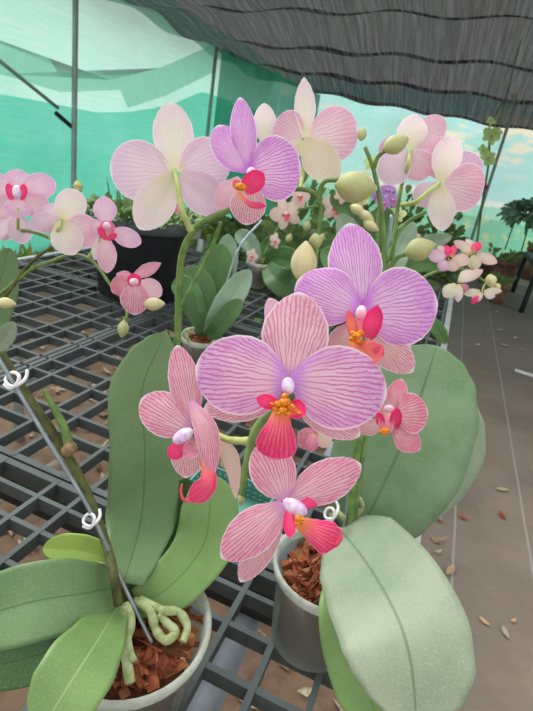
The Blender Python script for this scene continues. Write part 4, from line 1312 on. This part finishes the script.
# ------------------------------------------------------------------ far end of the aisle
def far_things():
    # climbing spray of pale yellow flowers on the thin right post
    base = PY(474, 262, 6.9)
    v = empty('climbing_vine', (base.x, base.y, 0), None, 'slender vine with pale yellow flowers climbing at upper right', 'vine')
    bm = bmesh.new()
    tube(bm, [Vector((base.x, base.y, 0)), PY(474, 262, 6.9), PY(482, 205, 6.9), PY(489, 160, 6.9), PY(490, 125, 6.9), PY(505, 100, 6.9), PY(513, 70, 6.9), PY(521, 40, 6.9)], [.012, .014, .01, .008], n=40)
    link('vine_stem', bm, M['stem'], v)
    for x, y, r in ((491, 136, 10), (488, 158, 9), (483, 150, 6), (497, 132, 6), (491, 121, 5), (514, 96, 4)):
        d = (PY(x, y, 6.85) - CAM).dot(FW)
        mini_flower(v, (x, y, d), r, M['yellow_petal'], M['bud_cream'], random.uniform(0, 70))
    for x, y in ((486, 187), (440 + 40, 193)):
        d = (PY(x, y, 6.85) - CAM).dot(FW); lump('bud', v, (x, y, d), 2.5, 2.5, M['magenta'])
    # dark leafy plants raised on thin wire legs
    for i, (x, y, Y, lab) in enumerate(((526, 214, 6.4, 'dark green leafy plant on thin wire legs at the right edge'),)):
        c = PY(x, y, Y)
        t = shrub('standing_plant', c, (.24, .2, .14), 260, island_mat('dark leaves', ['6f9a78', '8ab894', '5a8064', 'a6cdaa'], .6), lab, 'plant', (.06, .14), .06)
        for (xx, yy), (x2, y2) in (((513, 226), (503, 255)), ((528, 228), (519, 258)), ((536, 228), (534, 262))):
            bm = bmesh.new(); a, b = PY(xx, yy, Y), PY(x2, y2, Y); tube(bm, [a, Vector((b.x, b.y, .5))], .007, n=3, seg=8)
            link('leg', bm, M['darkmetal'], t)
    # low dark bench with brown pots behind the aisle's end
    c = PY(527, 300, 5.6)
    t = empty('far_bench', (c.x + .3, 6.1, 0), None, 'low dark bench at the far right end of the aisle', 'bench')
    bm = bmesh.new(); box(bm, (c.x + .45, 6.1, .47), (.96, 1.3, .05)); link('bench_top', bm, M['darkmetal'], t, False)
    for dx in (-.02, .9):
        for y in (5.55, 6.65):
            bm = bmesh.new(); tube(bm, [(c.x + dx, y, 0), (c.x + dx, y, .46)], .025, n=3); link('leg', bm, M['darkmetal'], t)
    # brown pots across the end
    k = 0
    spots = [(503, 270, 6.3, .12), (488, 274, 6.9, .12), (513, 266, 7.35, .13), (472, 278, 7.4, .12), (534, 256, 8.0, .12), (496, 300, 5.75, .10)]
    labs = ['brown clay pot at the far aisle end, under the wire plant stand', 'brown clay pot behind the cream bud at the aisle end', 'second row brown pot left of the dark bench', 'brown pot behind the cream flowers, farthest left of its row', 'brown pot cut by the right edge under the leafy plant', 'small brown pot on the floor before the pot row']
    for (x, y, Y, r), lab in zip(spots, labs):
        c = PY(x, y, Y)
        z0 = 0.0
        hh = max(.22, min(.55, c.z + .12 - z0))
        e = empty('clay_pot', (c.x, c.y, z0), None, lab, 'pot', 'brown pots at the far end')
        bm = bmesh.new()
        lathe(bm, (c.x, c.y, z0), [(.001, 0), (r * .7, 0), (r * .95, hh - .05), (r * .9, hh - .06), (.001, hh - .06)], 24)
        link('pot_body', bm, M['terracotta'], e)
        bm = bmesh.new()
        lathe(bm, (c.x, c.y, z0), [(r * .95, hh - .055), (r * 1.06, hh - .05), (r * 1.06, hh), (r * .96, hh), (r * .93, hh - .05)], 24)
        link('rim', bm, M['terracotta'], e)
        bm = bmesh.new()
        for i in range(30):
            b = Vector((c.x + random.uniform(-.6, .6) * r, c.y + random.uniform(-.6, .6) * r, z0 + hh - .06))
            tip = b + Vector((random.uniform(-.12, .12), random.uniform(-.1, .1), random.uniform(.06, .16)))
            blade(bm, [b, (b + tip) / 2 + Vector((0, 0, .02)), tip], .04, SEP, (0, -1, .6), nu=2, nv=4)
        tag(link('weeds', bm, M['weed'], e), kind='stuff')
    # dark planting along the foot of the far net
    c = PY(497, 250, 7.7)
    shrub('weed_clump', Vector((PY(494, 252, 8.1).x, 8.1, 0)), (.12, .1, .5), 70, M['weed'], 'low weedy plant behind the brown pots', 'plant', (.05, .12), .05)
    for i, (x, y, Y, s, lab) in enumerate(((300, 205, 3.3, .40, 'green leafy clump far behind the cream flowers'), (240, 205, 4.3, .4, 'green leafy clump beyond the small clear pots'),
                                           (350, 200, 4.5, .5, 'green leafy clump behind the olive cream bud'), (400, 225, 5.3, .5, 'green leafy clump behind the right buds'), (440, 240, 6.5, .5, 'green leafy clump beyond the right white flower'))):
        c = PY(x, y, Y)
        t = shrub('leafy_shrub', (c.x, c.y, .0), (s * .8, s * .5, 1.0 if i in (1, 4) else 1.22), 620, M['weed'], lab, 'shrub', (.08, .18), .07, up=.3)
        t['group'] = 'leafy clumps beyond the bench'


far_things()


def floor_bits():
    lay = [(425, 523, .04, 'b98a6a'), (463, 518, .035, 'b0583a'), (440, 405, .05, 'c9b08c'), (502, 516, .04, 'a5482f'), (502, 490, .05, 'c2a888'), (484, 622, .03, 'd9b48c'), (513, 621, .02, 'd2a782'), (500, 330, .06, 'd0c2a6'), (505, 346, .07, 'c6b596'),
           (515, 338, .06, 'd5c6a8'), (488, 331, .05, 'b89f80'), (478, 345, .06, 'cbb898'), (450, 571, .05, 'b89f80'), (505, 633, .035, 'b8aca0'), (440, 502, .06, 'a58a70'), (416, 520, .05, 'c99a78'), (497, 312, .07, 'c8b698'), (523, 350, .05, 'bda98a')]
    for i, (x, y, L, c) in enumerate(lay):
        p = PZ(x, y, .004)
        a = random.random() * PI; t = Vector((math.cos(a), math.sin(a), 0)) * L / 2
        bm = bmesh.new(); blade(bm, [p - t + Vector((0, 0, .004)), p + Vector((0, 0, .001)), p + t + Vector((0, 0, .007))], L * .45, SEP, (0, 0, 1), cup=.3, nu=4, nv=6)
        o = link('dry_leaf', bm, plain('dry leaf tone', c, c, .8), at=p)
        if i == 1: lab, grp = 'reddish dry scrap on the aisle mat close beside the broad sage leaf', None
        elif i == 3: lab, grp = 'reddish dry leaf scrap on the aisle mat, just left of the outer seam line', None
        elif y < 360: lab, grp = 'pale dry leaf scrap on the far stretch of the aisle floor', 'pale scraps on the far aisle floor'
        elif y > 560: lab, grp = 'tan dry leaf scrap on the near aisle mat beside the dusty pale leaf', 'tan scraps on the near aisle mat'
        else: lab, grp = 'tan dry leaf scrap on the aisle mat beside the broad sage leaf', 'tan scraps beside the broad leaf'
        tag(o, lab, 'leaf scrap', grp)
    p = PZ(525, 373, .006)
    bm = bmesh.new(); box(bm, p, (.13, .05, .008), Matrix.Rotation(-.15, 3, 'Z')); bmesh.ops.bevel(bm, geom=bm.edges[:], offset=.003, segments=1)
    tag(link('plastic_label', bm, M['white'], at=p), 'pale flat piece of plastic on the aisle floor at the right edge', 'plastic piece')


floor_bits()

for o in list(COL.objects):
    if o.parent is None and o.name.startswith('potted_orchid'): o['group'] = 'potted orchids on the bench'
    if o.parent is None and o.name.startswith('steel_post'): o['group'] = 'posts of the net house'

# ------------------------------------------------------------------ light
w = bpy.data.worlds.new('daylight'); SC.world = w; w.use_nodes = True
nt = w.node_tree; bg = nt.nodes['Background']
bg.inputs[0].default_value = (.98, 1.0, .97, 1); bg.inputs[1].default_value = .85
sun = bpy.data.lights.new('sun', 'SUN'); sun.energy = 2.6; sun.angle = math.radians(45); sun.color = (1, .98, .94)
so = bpy.data.objects.new('sun', sun); COL.objects.link(so); so.rotation_euler = Vector((.62, -.30, -.75)).to_track_quat('-Z', 'Y').to_euler()
SC.view_settings.view_transform = 'Standard'
SC.view_settings.look = 'None'
SC.view_settings.exposure = 0.3
